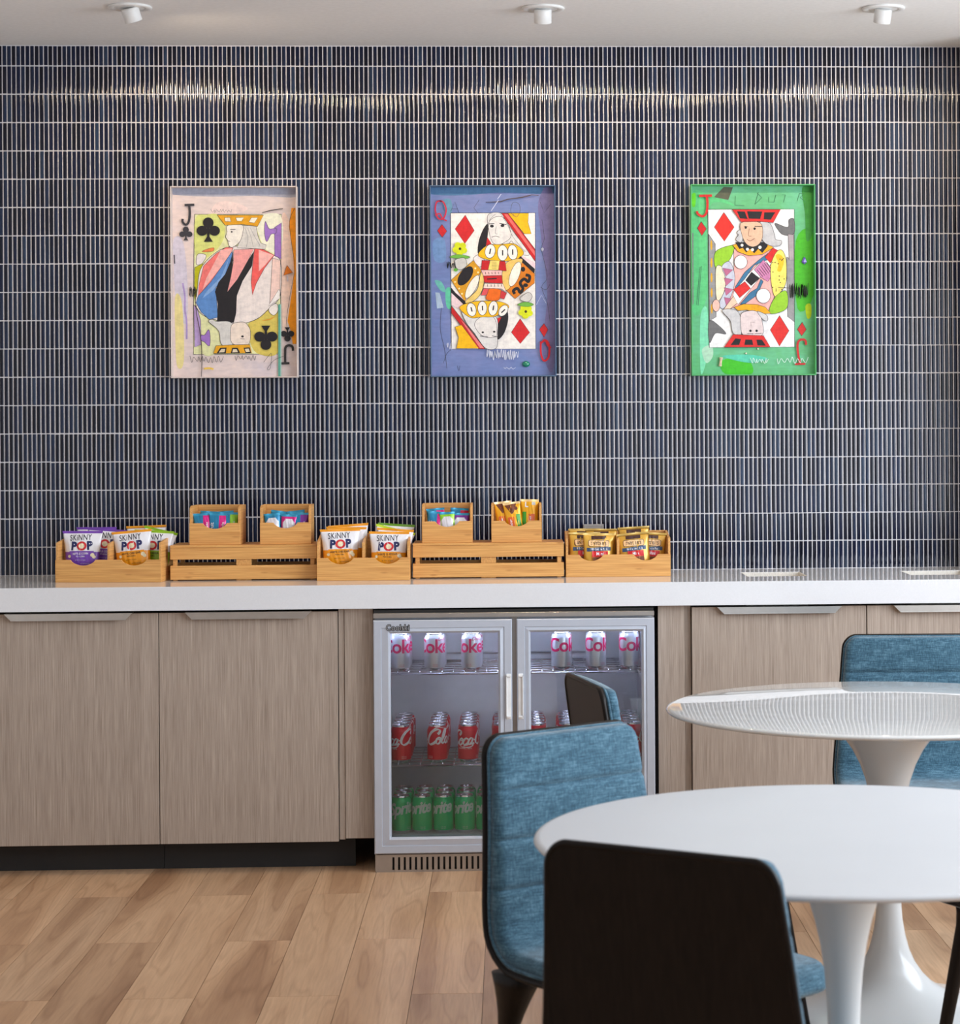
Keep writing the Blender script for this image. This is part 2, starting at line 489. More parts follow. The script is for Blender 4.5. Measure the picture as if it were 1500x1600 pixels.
for xx in (-0.4, 1.2, 2.8): box(bm, xx-0.03, xx+0.03, YB-0.09, YB-0.03, 0.5, 2.5, bev=0.003)
for zz in (0.5, 2.5): box(bm, -0.4, 2.8, YB-0.09, YB-0.03, zz-0.03, zz+0.03, bev=0.003)
struct('window_2', bm, M_alum)

# ------------------------------------------------------------------ ceiling spotlights
def spot(x, y, tilt_x, tilt_y, label, wide=164):
    t = tag(empty('ceiling_spotlight', (x, y, ZC)), label, 'ceiling light', 'adjustable spotlights in the ceiling')
    bm = bmesh.new()
    lathe(bm, [(0.066, 0.0), (0.069, -0.003), (0.068, -0.006), (0.060, -0.008), (0.050, -0.007), (0.047, -0.002), (0.047, -0.0002)], 48)
    mobj('trim_ring', bm, M_lampw, t, True)
    bm = bmesh.new()
    lathe(bm, [(0.0, -0.0045), (0.0465, -0.0045)], 40)
    mobj('gimbal_plate', bm, M_lampw, t, True)
    s = mobj('snoot', _snoot(), M_lampw, t, True, (0, 0, -0.008)); s.rotation_euler = (tilt_x, tilt_y, 0)
    bm = bmesh.new(); lathe(bm, [(0.0, -0.036), (0.024, -0.036)], 32)
    mobj('lens', bm, M_bulb, s, True)
    l = bpy.data.lights.new('spot_beam', 'SPOT'); l.energy = 14; l.color = (1.0, 0.77, 0.52)
    l.spot_size = math.radians(wide); l.spot_blend = 0.5; l.shadow_soft_size = 0.022
    lo = bpy.data.objects.new('spot_beam', l); C.objects.link(lo)
    R = Matrix.Rotation(tilt_x, 4, 'X') @ Matrix.Rotation(tilt_y, 4, 'Y')
    p = R @ Vector((0, 0, -0.052)); lo.parent = t
    lo.location = Vector((0, 0, -0.008)) + p; lo.rotation_euler = (tilt_x, tilt_y, 0)
def _snoot():
    bm = bmesh.new()
    lathe(bm, [(0.0, 0.004), (0.026, 0.004), (0.0275, 0.0), (0.0275, -0.040), (0.0265, -0.041), (0.0255, -0.040), (0.0255, -0.034), (0.0, -0.034)], 40)
    return bm
spot(-1.185, -0.735, math.radians(18), math.radians(-15), 'white ceiling spotlight turned sideways, above the white-framed card painting', 172)
spot(0.110, -0.729, math.radians(20), 0, 'white ceiling spotlight above the blue-framed queen painting, middle of three')
spot(1.193, -0.742, math.radians(20), math.radians(5), 'white ceiling spotlight nearest the right edge, above the green painting')

# ------------------------------------------------------------------ worktop
CF = -0.63
bm = bmesh.new()
HX = [(0.782, 0.985), (1.330, 1.540)]; HY = (-0.40, -0.185)
zt, zb = 0.92, 0.844
xs = [XL+0.002, HX[0][0], HX[0][1], HX[1][0], HX[1][1], 1.628]
for i in range(5):
    if i in (1, 3):
        box(bm, xs[i], xs[i+1], CF, HY[0], zb, zt); box(bm, xs[i], xs[i+1], HY[1], -0.001, zb, zt)
    else: box(bm, xs[i], xs[i+1], CF, -0.001, zb, zt)
bmesh.ops.remove_doubles(bm, verts=bm.verts, dist=1e-5)
dup = {}
for f in bm.faces: dup.setdefault(tuple(round(v, 4) for v in f.calc_center_median()), []).append(f)
bmesh.ops.delete(bm, geom=[f for fs in dup.values() if len(fs) > 1 for f in fs], context='FACES')
ct = tag(mobj('worktop', bm, M_quartz), 'long white quartz worktop over the wood-look cabinets, below the tiled wall', 'worktop')
for a, b_ in HX:
    bm = bmesh.new()
    for q in ((a, b_, HY[1]-0.004, HY[1]), (a, b_, HY[0], HY[0]+0.004), (a, a+0.004, HY[0]+0.004, HY[1]-0.004), (b_-0.004, b_, HY[0]+0.004, HY[1]-0.004)):
        box(bm, *q, zb-0.02, zt-0.0008)
    box(bm, a, b_, HY[0], HY[1], zb-0.03, zb-0.02)
    o = mobj('waste_opening', bm, M_chute, ct)

# ------------------------------------------------------------------ base cabinets
DF, DB = -0.600, -0.580          # door front, back
def carcass(x0, x1):
    bm = bmesh.new()
    box(bm, x0, x0+0.016, DB+0.001, -0.005, 0.10, 0.815); box(bm, x1-0.016, x1, DB+0.001, -0.005, 0.10, 0.815)
    box(bm, x0+0.016, x1-0.016, DB+0.001, -0.005, 0.10, 0.116); box(bm, x0+0.016, x1-0.016, -0.02, -0.005, 0.116, 0.815)
    box(bm, x0+0.016, x1-0.016, DB+0.001, DB+0.06, 0.80, 0.815)
    return bm
def toe(x0, x1, y=-0.512):
    bm = bmesh.new(); box(bm, x0, x1, y, y+0.015, 0.0, 0.099); return bm
def handle(parent, x0, x1):
    bm = bmesh.new()
    z1, z0 = 0.8365, 0.8155
    c = 0.021
    prism(bm, [(x0, z1), (x1, z1), (x1-c, z0), (x0+c, z0)], (DF-0.0215, DF-0.0195), 'y')
    # top flange wraps over the door's edge, plus a thin rounded lower lip
    prism(bm, [(x0, DF-0.0195), (x1, DF-0.0195), (x1, DF+0.012), (x0, DF+0.012)], (z1-0.002, z1), 'z')
    prism(bm, [(x0+c, DF-0.0240), (x1-c, DF-0.0240), (x1-c, DF-0.0195), (x0+c, DF-0.0195)], (z0-0.0012, z0+0.0010), 'z')
    return mobj('handle', bm, M_alum, parent)
def door(parent, x0, x1, z0=0.095, z1=0.834, h=None):
    bm = bmesh.new(); box(bm, x0+0.0012, x1-0.0012, DF, DB, z0, z1, bev=0.0008)
    d = mobj('door', bm, M_cab, parent)
    if h: handle(d, *h)
    return d
G = 'wood-look base cabinets under the worktop'
t = tag(empty('base_cabinet', (0, 0, 0)), 'wood-look base cabinet at the far left end of the worktop', 'cabinet', G)
mobj('body', carcass(XL+0.005, -1.129), M_carc, t)
door(t, XL+0.02, -1.70, h=(-2.19, -1.79)); door(t, -1.70, -1.1285, h=(-1.6135, -1.209)); mobj('toe_kick', toe(XL+0.005, -1.129), M_dark, t)
t = tag(empty('base_cabinet', (0, 0, 0)), 'wood-look base cabinet directly left of the drinks fridge', 'cabinet', G)
mobj('body', carcass(-1.127, -0.559), M_carc, t)
door(t, -1.1285, -0.5580, h=(-1.0426, -0.6413)); mobj('toe_kick', toe(-1.127, -0.512), M_dark, t)
bm = bmesh.new(); box(bm, -0.5565, -0.5385, -0.592, -0.03, 0.1005, 0.8435)
mobj('side_panel', bm, M_cab, t)
bm = bmesh.new(); box(bm, -0.5370, -0.4460, -0.596, -0.578, 0.104, 0.8435, bev=0.0006)
mobj('filler_panel', bm, M_cab, t)
t = tag(empty('base_cabinet', (0, 0, 0)), 'wood-look base cabinet directly right of the drinks fridge, behind the tables', 'cabinet', G)
mobj('body', carcass(0.582, 1.148), M_carc, t)
door(t, 0.5800, 1.1490, z1=0.8355, h=(0.6622, 1.0659)); mobj('toe_kick', toe(0.475, 1.148), M_dark, t)
bm = bmesh.new(); box(bm, 0.4715, 0.5560, -0.596, -0.578, 0.104, 0.8435, bev=0.0006)
mobj('filler_panel', bm, M_cab, t)
bm = bmesh.new(); box(bm, 0.5562, 0.5785, -0.582, -0.03, 0.104, 0.8435)
mobj('side_panel', bm, M_cab, t)
t = tag(empty('base_cabinet', (0, 0, 0)), 'wood-look base cabinet cut by the right edge, behind the dark blue chair', 'cabinet', G)
mobj('body', carcass(1.150, 1.626), M_carc, t)
door(t, 1.1500, 1.626, z1=0.8355, h=(1.2352, 1.600)); mobj('toe_kick', toe(1.150, 1.626), M_dark, t)
bm = bmesh.new()

# ------------------------------------------------------------------ wall outlet
t = tag(empty('wall_outlet', (0.287, -0.004, 1.025)), 'small metal outlet plate on the tiles behind the pretzel pack bin', 'outlet')
bm = bmesh.new()
for q in ((-0.035, 0.035, 0.050, 0.0565), (-0.035, 0.035, -0.0565, -0.050), (-0.035, -0.0285, -0.050, 0.050), (0.0285, 0.035, -0.050, 0.050)):
    box(bm, q[0], q[1], -0.010, 0.0, q[2], q[3], bev=0.001)
mobj('frame', bm, M_alum, t)
bm = bmesh.new()
box(bm, -0.0285, 0.0285, -0.004, -0.001, -0.05, 0.05)
mobj('plate', bm, M_alum, t)
bm = bmesh.new()
for zc in (-0.02, 0.02):
    lathe(bm, [(0.0, zc), (0.0, zc)], 4) if False else None
    box(bm, -0.016, 0.016, -0.0065, -0.004, zc-0.014, zc+0.014, bev=0.002)
mobj('socket', bm, M_whitep, t)
# ------------------------------------------------------------------ glass-door drinks fridge
fr = tag(empty('drinks_fridge', (0, 0, 0)), 'silver two-door glass drinks fridge built in under the worktop', 'fridge')
FX0, FX1, FY0, FY1 = -0.4430, 0.4570, -0.600, -0.08
bm = bmesh.new()
box(bm, FX0, FX0+0.004, FY0, FY1, 0.0, 0.830); box(bm, FX1-0.004, FX1, FY0, FY1, 0.0, 0.830)
box(bm, FX0+0.004, FX1-0.004, FY1-0.004, FY1, 0.0, 0.830); box(bm, FX0+0.004, FX1-0.004, FY0, FY1-0.004, 0.822, 0.830)
box(bm, FX0, FX1, -0.636, FY0, 0.8130, 0.8285, bev=0.0015)          # top fascia
box(bm, -0.004, 0.019, -0.603, FY0+0.01, 0.060, 0.812)              # centre post
mobj('body', bm, M_steel, fr)
bm = bmesh.new(); box(bm, FX0+0.002, FX1-0.002, -0.633, -0.602, 0.8292, 0.8385); mobj('dark_gap_strip', bm, M_black, fr)  # black strip standing in for the shaded gap under the worktop
bm = bmesh.new()
ix0, ix1, iy1, iz0, iz1 = FX0+0.030, FX1-0.030, -0.16, 0.112, 0.782
box(bm, FX0+0.005, ix0, -0.598, iy1, 0.075, 0.820); box(bm, ix1, FX1-0.005, -0.598, iy1, 0.075, 0.820)
box(bm, ix0, ix1, -0.598, iy1+0.02, iz1, 0.820); box(bm, ix0, ix1, -0.598, iy1+0.02, 0.075, iz0)
box(bm, ix0, ix1, iy1, iy1+0.02, iz0, iz1)
mobj('liner', bm, M_liner, fr)
bm = bmesh.new(); box(bm, -0.24, 0.26, -0.190, -0.161, 0.655, 0.775, bev=0.006, seg=2)
mobj('fan_cover', bm, M_liner, fr)
bm = bmesh.new(); box(bm, ix0+0.02, ix1-0.02, -0.570, -0.552, iz1-0.008, iz1-0.0005)
mobj('led_strip', bm, M_led, fr)
bm = bmesh.new()
# kick grille with a row of upright slots
gz0, gz1, gy = 0.0, 0.0555, -0.628
sl = [(-0.3835+0.01805*i) for i in range(43)]
ux = [FX0+0.002] + [v for s in sl for v in (s-0.0034, s+0.0034)] + [FX1-0.002]
for i in range(0, len(ux), 2): box(bm, ux[i], ux[i+1], gy, gy+0.002, gz0, gz1)
for i in range(1, len(ux)-1, 2):
    box(bm, ux[i], ux[i+1], gy, gy+0.002, gz0, 0.0065); box(bm, ux[i], ux[i+1], gy, gy+0.002, 0.0475, gz1)
mobj('kick_grille', bm, M_steel, fr)
bm = bmesh.new(); box(bm, FX0+0.006, FX1-0.006, -0.600, -0.10, 0.004, 0.054); mobj('compressor_tray', bm, M_black, fr)

def fr_door(x0, x1, g0, g1, hside):
    bm = bmesh.new()
    y0, y1, z0, z1, gz0, gz1 = -0.640, -0.604, 0.0600, 0.8068, 0.1124, 0.7636
    def ringf(a0, a1, b0, b1, c0, c1, d0, d1, ya, yb):
        # picture-frame ring: outer a0..a1 x c0..c1, inner b0..b1 x d0..d1, mitred
        o = [(a0, c0), (a1, c0), (a1, c1), (a0, c1)]; n = [(b0, d0), (b1, d0), (b1, d1), (b0, d1)]
        O = [bm.verts.new((x, ya, z)) for x, z in o]; I = [bm.verts.new((x, yb, z)) for x, z in n]
        for k in range(4): bm.faces.new([O[k], O[(k+1) % 4], I[(k+1) % 4], I[k]])
        return O, I
    s = 0.0245
    ringf(x0, x1, x0+.003, x1-.003, z0, z1, z0+.003, z1-.003, y0+.003, y0)
    ringf(x0+.003, x1-.003, x0+s, x1-s, z0+.003, z1-.003, z0+s, z1-s, y0, y0)
    ringf(x0+s, x1-s, x0+s+.0015, x1-s-.0015, z0+s, z1-s, z0+s+.0015, z1-s-.0015, y0, y0+.0035)
    ringf(x0+s+.0015, x1-s-.0015, g0-.007, g1+.007, z0+s+.0015, z1-s-.0015, gz0-.007, gz1+.007, y0+.0035, y0+.0005)
    ringf(g0-.007, g1+.007, g0, g1, gz0-.007, gz1+.007, gz0, gz1, y0+.0005, y0+.009)
    ringf(g0, g1, g0, g1, gz0, gz1, gz0, gz1, y0+.009, y1)
    ringf(g0, g1, x0, x1, gz0, gz1, z0, z1, y1, y1)
    ringf(x0, x1, x0, x1, z0, z1, z0, z1, y1, y0+.003)
    bmesh.ops.remove_doubles(bm, verts=bm.verts, dist=1e-6); bmesh.ops.recalc_face_normals(bm, faces=bm.faces)
    d = mobj('door', bm, M_door, fr)
    bm = bmesh.new(); box(bm, g0-0.0005, g1+0.0005, y0+.012, y0+.016, gz0-0.0005, gz1+0.0005)
    mobj('glass_pane', bm, M_glass, d)
    # slim moulded grip near the meeting edge
    bm = bmesh.new(); hx = x1-0.012 if hside > 0 else x0+0.012
    box(bm, hx-0.008, hx+0.008, y0-0.0025, y0+0.001, 0.486, 0.632, bev=0.0015)
    box(bm, hx-0.0065*hside-0.0015, hx-0.0065*hside+0.0015, y0-0.010, y0-0.0025, 0.492, 0.628, bev=0.001)
    for zz in (0.492, 0.622): box(bm, hx-0.008, hx+0.008, y0-0.010, y0-0.0025, zz, zz+0.006, bev=0.001)
    mobj('handle', bm, M_whitep, d)
    return d
d1 = fr_door(-0.4430, 0.0000, -0.3885, -0.0450, 1)
d2 = fr_door(0.0150, 0.4570, 0.0596, 0.4154, -1)
bm = bmesh.new()
lay(bm, text2d('Coolski', 0.0262, bold=0.075, sx=0.88, spacing=1.05), lambda u, v: (-0.3645+u, -0.6407, 0.7745+v))
M_ink = plain('black_print', (0.01, 0.01, 0.012), 0.4)
M_chrome = plain('badge_chrome', (0.75, 0.75, 0.77), 0.25, metal=0.9)
bd = mobj('badge', bm, M_ink, d1)
bm = bmesh.new()
lay(bm, text2d('Coolski', 0.0262, bold=-0.014, sx=0.88, spacing=1.05), lambda u, v: (-0.3645+u, -0.6414, 0.7745+v))
mobj('badge_lettering', bm, plain('badge_silver', (0.5, 0.5, 0.52), 0.4), d1)

def shelf(z):
    bm = bmesh.new(); r = 0.0016
    a0, a1, b0, b1 = ix0+0.004, ix1-0.004, -0.590, -0.175
    for i in range(24):
        x = a0+0.004+(a1-a0-0.008)*i/23; tube(bm, [(x, b0, z-r), (x, b1, z-r)], r*0.9, 6)
    for i in range(7):
        y = b0+(b1-b0)*i/6; rr = 0.0032 if i in (0, 6) else r*1.1
        tube(bm, [(a0, y, z-0.0035-(rr if i in (0, 6) else r)), (a1, y, z-0.0035-(rr if i in (0, 6) else r))], rr, 8)
    for x in (a0, a1): tube(bm, [(x, b0, z-0.006), (x, b1, z-0.006)], 0.0025, 8)
    # plastic clip with a dangling tie at each front corner
    s = mobj('shelf', bm, M_wire, fr, True)
    for x, sg in ((a0+0.006, 1), (a1-0.006, -1)):
        bm = bmesh.new()
        tube(bm, crom([(x-.004*sg, -0.593, z-.001), (x+.006*sg, -0.596, z-.006), (x+.012*sg, -0.593, z-.001), (x+.006*sg, -0.594, z-.013), (x+.001*sg, -0.593, z-.030)], 5), 0.0018, 6)
        mobj('tie', bm, M_whitep, s, True)
shelf(0.6355); shelf(0.3400)

# ------------------------------------------------------------------ drink cans
M_red = plain('red_can', (0.68, 0.006, 0.028), 0.32, metal=0.1, coat=0.2, var=0.03)
M_green = plain('green_can', (0.0, 0.56, 0.19), 0.30, metal=0.1, coat=0.2, var=0.03)
M_silver = plain('silver_can', (0.60, 0.61, 0.65), 0.30, metal=0.6, var=0.03)
M_can = plain('can_aluminium', (0.82, 0.82, 0.84), 0.25, metal=1.0)
M_wprint = plain('white_print', (0.80, 0.80, 0.80), 0.4)
M_pink = plain('magenta_print', lin((205, 24, 92)), 0.4)
M_sprint = plain('pale_print', lin((196, 216, 210)), 0.35)
CR, CH = 0.0331, 0.122
def can_mesh(wall):
    bm = bmesh.new()
    prof = [(0, .004), (.021, .003), (.0245, 0), (.0262, .0008), (.0300, .0065), (CR-.0008, .0105), (CR, .0135), (CR, .1010), (CR-.0006, .1045), (.0300, .1105), (.0274, .1160), (.0268, .1175),
            (.0274, .1195), (.0270, .1215), (.0258, .1220), (.0248, .1205), (.0238, .1165), (0, .1168)]
    mi = [0]*5 + [1]*5 + [0]*7
    lathe(bm, prof, 40, mi)
    o = mobj('soda_can', bm, [M_can, wall], None, True)
    bm = bmesh.new()
    tube(bm, [(.011*math.cos(a)*0.8, .011*math.sin(a)-0.004, .1182) for a in [2*PI*i/16 for i in range(16)]], .0014, 6, closed=True)
    box(bm, -.0045, .0045, -.004, .006, .1174, .1190, bev=.0004)
    mobj('pull_tab', bm, M_can, o, True)
    return o
def canfn(u, v): return ((CR+.00035)*math.sin(u/CR), -(CR+.00035)*math.cos(u/CR), v)

def script_geo():
    """flowing two-word script, cap height about 1, as flat strokes"""
    L = []
    def S(pts, w=.15, dx=0): L.append(ribbon([(x+dx+0.28*y, y) for x, y in pts], w, 6, (math.radians(150), .32)))
    capC = [(.86, .70), (.98, .86), (.90, 1.02), (.62, 1.04), (.30, .86), (.10, .50), (.12, .16), (.34, -.02), (.62, .04), (.86, .22)]
    o = [(.22, .46), (.05, .36), (.02, .14), (.14, 0), (.30, .06), (.36, .28), (.26, .46), (.12, .40), (.20, .30), (.46, .34)]
    c = [(.34, .36), (.26, .46), (.10, .40), (.02, .18), (.12, 0), (.30, .04), (.46, .18)]
    a = [(.34, .40), (.20, .46), (.05, .32), (.04, .10), (.16, 0), (.30, .14), (.36, .42), (.32, .14), (.40, 0), (.54, .10)]
    l = [(0, .12), (.22, .55), (.30, .95), (.20, 1.06), (.10, .80), (.06, .25), (.14, .02), (.30, .08)]
    S(capC, .21, 0); S(o, .15, .92); S(c, .15, 1.32); S(a, .15, 1.72)
    S([(.0, .30), (.18, .33)], .10, 2.18)
    S(capC, .21, 2.28); S(o, .15, 3.10); S(l, .16, 3.50); S(a, .15, 3.82)
    # long swash under the first word, loop through the second capital
    S([(.80, .16), (1.2, -.14), (1.9, -.20), (2.2, -.06), (1.9, .0), (1.4, -.10)], .09, 0)
    S([(2.6, .92), (2.95, 1.20), (3.5, 1.12), (4.0, 1.02), (4.1, 1.16)], .09, 0)
    vs, fs = [], []
    for v, f in L:
        n = len(vs); vs += v; fs += [tuple(i+n for i in q) for q in f]
    return vs, fs
def logo(kind, o):
    bm = bmesh.new()
    if kind == 'cola':
        g = script_geo(); s = 0.0440
        g = ([((x-2.35)*s*.92, y*s) for x, y in g[0]], g[1])
        lay(bm, g, canfn, off=(0, .060), rot=math.radians(3), cut=.004)
        lay(bm, text2d('ORIGINAL TASTE', .0062, bold=.01), canfn, off=(-0.035, .044), cut=.004)
        mobj('logo', bm, M_wprint, o)
        bm = bmesh.new()
        for k in range(2): lay(bm, text2d('12 FL OZ', .0042), canfn, off=(.012, .020-.005*k), cut=.004)
        mobj('small_print', bm, M_wprint, o)
    elif kind == 'diet':
        lay(bm, text2d('Coke', .062, bold=.020, sx=1.0, spacing=.92), canfn, off=(0, .060), cut=.004)
        lay(bm, text2d('Diet', .017, shear=.4), canfn, off=(.034, .0985), cut=.004)
        mobj('logo', bm, M_pink, o); bm = bmesh.new()
        for k in range(2): lay(bm, text2d('12 FL OZ', .0042), canfn, off=(.010, .020-.005*k), cut=.004)
        mobj('small_print', bm, M_pink, o)
    else:
        lay(bm, text2d('Sprite', .053, bold=.034, shear=.35, sx=.86, spacing=.92), canfn, off=(0, .065), rot=math.radians(8), cut=.004)
        mobj('logo', bm, M_sprint, o); bm = bmesh.new()
        for k in range(2): lay(bm, text2d('12 FL OZ', .0042), canfn, off=(.020, .020-.005*k), cut=.004)
        mobj('small_print', bm, M_sprint, o)
protos = {}
for k, m in (('cola', M_red), ('diet', M_silver), ('lime', M_green)):
    protos[k] = can_mesh(m); logo(k, protos[k])
used = set()
def place_can(kind, x, y, z, rot, label, group):
    o = protos[kind] if kind not in used else copy_tree(protos[kind])
    used.add(kind)
    o.location = (x, y, z); o.rotation_euler = (0, 0, math.radians(rot))
    tag(o, label, 'can', group)
rnd = random.Random(7)
ordn = ['front', 'second', 'third', 'fourth', 'fifth']
colwords = ['first', 'second', 'third', 'fourth']
# top shelf: diet cola, three files each side
for side, cols in (('left', ((-.3625, -4), (-.251, -12), (-.1315, -32))), ('right', ((.160, 26), (.272, 22), (.381, 20)))):
    for i, (x, rot) in enumerate(cols):
        for j in range(2):
            place_can('diet', x+(0.003 if j else 0), -.548+.078*j, .6357, rot + (rnd.uniform(-60, 60) if j else 0),
                      'silver diet cola can, top shelf, %s door, %s file from left, %s row' % (side, colwords[i], ('front', 'rear')[j]), 'silver diet cola cans on the top fridge shelf')
for side, cols in (('left', ((-.3595, -2), (-.2425, -62), (-.1435, 42), (-.034, 5))), ('right', ((.078, 20), (.178, -30), (.285, 0), (.388, 40)))):
    for i, (x, rot) in enumerate(cols):
        for j in range(5):
            place_can('cola', x+rnd.uniform(-.0012, .0012), -.548+.0715*j, .3402, rot+(rnd.uniform(-90, 90) if j else 0),
                      'red cola can, middle shelf, %s door, %s file from left, %s from glass' % (side, colwords[i], ('nearest', 'second', 'third', 'fourth', 'farthest')[j]), 'red cola cans on the middle fridge shelf')
for i, (x, rot) in enumerate(((-.3617, 14), (-.2936, -30), (-.2254, -34), (-.1562, -32), (-.0880, -20))):
    for j in range(3):
        place_can('lime', x+(.004 if j == 1 else .001*j), -.546+.088*j, .1122, rot+(rnd.uniform(-90, 90) if j else 0),
                  'green soda can on the fridge floor, %s file from left, %s row' % (('first', 'second', 'third', 'fourth', 'fifth')[i], ('front', 'middle', 'rear')[j]), 'green lemon-lime cans on the fridge floor')

# ------------------------------------------------------------------ bamboo bins and risers
def arc(cx, r, ztop, dep, n=14):
    """scooped cut-out from (cx-r) to (cx+r) dipping dep below ztop, with eased shoulders"""
    out = []
    for i in range(n+1):
        t = -1+2*i/n
        out.append((cx+t*r, ztop-dep*math.cos(t*PI/2)**0.62 if abs(t) < 1 else ztop))
    return out
def bin_(label, group, x, y, z, w, d, hf, hs, hb, cuts, r, dep, divider=False, rz=0, cham=0.012, parent=None):
    """x,y = front centre; open-topped bin with scooped front"""
    t = tag(empty('bamboo_bin', (x, y, z), rz), label, 'bin', group)
    T = 0.008; hw = w/2
    bm = bmesh.new(); box(bm, -hw+T, hw-T, T, d-T, 0.0005, 0.007); mobj('base', bm, M_bam, t)
    bm = bmesh.new()
    top = [(-hw+T*0, hf)]
    for c in cuts: top += arc(c, r, hf, dep)
    top += [(hw, hf)]
    prism(bm, [(-hw, 0), (hw, 0)] + top[::-1], (0, T), 'y', bev=0.0008)
    mobj('front_panel', bm, M_bam, t)
    bm = bmesh.new(); box(bm, -hw+T, hw-T, d-T, d, 0.0, hb, bev=0.0008); mobj('back_panel', bm, M_bam, t)
    for s in (-1, 1):
        bm = bmesh.new()
        x0, x1 = (-hw, -hw+T) if s < 0 else (hw-T, hw)
        prism(bm, [(T, 0), (d, 0), (d, hb), (T+cham*1.6, hb), (T, hs)], (x0, x1), 'x', bev=0.0008)
        mobj('side_panel', bm, M_bamz, t)
    if divider:
        bm = bmesh.new(); prism(bm, [(T, 0.007), (d-T, 0.007), (d-T, hb-0.004), (T+cham*1.6, hb-0.004), (T, hs-0.004)], (-0.004, 0.004), 'x', bev=0.0006)
        mobj('divider', bm, M_bamz, t)
    return t
ZW = 0.9202
GB = 'large two-compartment bamboo bins on the worktop'
bin_('two-compartment bamboo bin at far left holding purple and orange popcorn bags', GB, -1.324, -0.395, ZW, 0.352, 0.170, 0.074, 0.130, 0.146, (-0.084, 0.086), 0.042, 0.019, True, math.radians(-6), 0.09)
bin_('two-compartment bamboo bin in the middle holding white cheddar popcorn bags', GB, -0.487, -0.425, ZW, 0.304, 0.180, 0.075, 0.128, 0.148, (-0.074, 0.080), 0.042, 0.021, True, 0, 0.09)
bin_('two-compartment bamboo bin at the right end holding gold pretzel packs', GB, 0.356, -0.350, ZW, 0.350, 0.180, 0.074, 0.128, 0.146, (-0.090, 0.092), 0.040, 0.021, True, 0, 0.09)

def riser(label, x0, x1, y0, y1):
    t = tag(empty('bamboo_riser', ((x0+x1)/2, y0, ZW)), label, 'riser', 'slatted bamboo risers on the worktop')
    hw = (x1-x0)/2; d = y1-y0; H = 0.1172
    bm = bmesh.new(); box(bm, -hw, hw, 0, d, H-0.008, H, bev=0.0008); mobj('top_board', bm, M_bam, t)
    for z0, z1 in ((0.004, 0.050), (0.0705, H-0.0085)):
        bm = bmesh.new(); box(bm, -hw, hw, 0, 0.008, z0, z1, bev=0.0008); mobj('front_slat', bm, M_bam, t)
        bm = bmesh.new(); box(bm, -hw, hw, d-0.008, d, z0, z1, bev=0.0008); mobj('rear_slat', bm, M_bam, t)
    for xx in (-hw+0.015, 0, hw-0.015-0.0):
        for y in (0.0085, d-0.0205):
            bm = bmesh.new(); ww = 0.025 if xx == 0 else 0.007
            box(bm, xx-ww, xx+ww, y, y+0.012, 0.0, H-0.0085, bev=0.0006); mobj('post', bm, M_bamz, t)
    for s in (-1, 1):
        bm = bmesh.new(); box(bm, (-hw if s < 0 else hw-0.008), (-hw+0.008 if s < 0 else hw), 0.021, d-0.021, 0.004, 0.050, bev=0.0006)
        mobj('side_slat', bm, M_bamz, t)
riser('slatted bamboo riser between the two popcorn bins, carrying two small bins', -1.126, -0.6445, -0.362, -0.165)
riser('slatted bamboo riser right of the middle popcorn bin, left of the pretzel bin', -0.3270, 0.1740, -0.362, -0.165)
ZR = ZW + 0.1176
GS = 'small bamboo bins standing on the risers'
SB = ((-0.982, 'small bamboo bin with blue and pink packets, leftmost on the left riser'),
      (-0.749, 'small bamboo bin with blue packets on the left riser, beside the middle popcorn bin'),
      (-0.213, 'small bamboo bin with blue, lime and white packets on the right riser'),
      (0.0175, 'small bamboo bin holding yellow cookie pouches on the right riser'))
for x, lb in SB:
    bin_(lb, GS, x, -0.340, ZR, 0.168, 0.128, 0.0715, 0.121, 0.129, (0.0,), 0.040, 0.019, False, math.radians(-2 if x < -.9 else 0), 0.012)

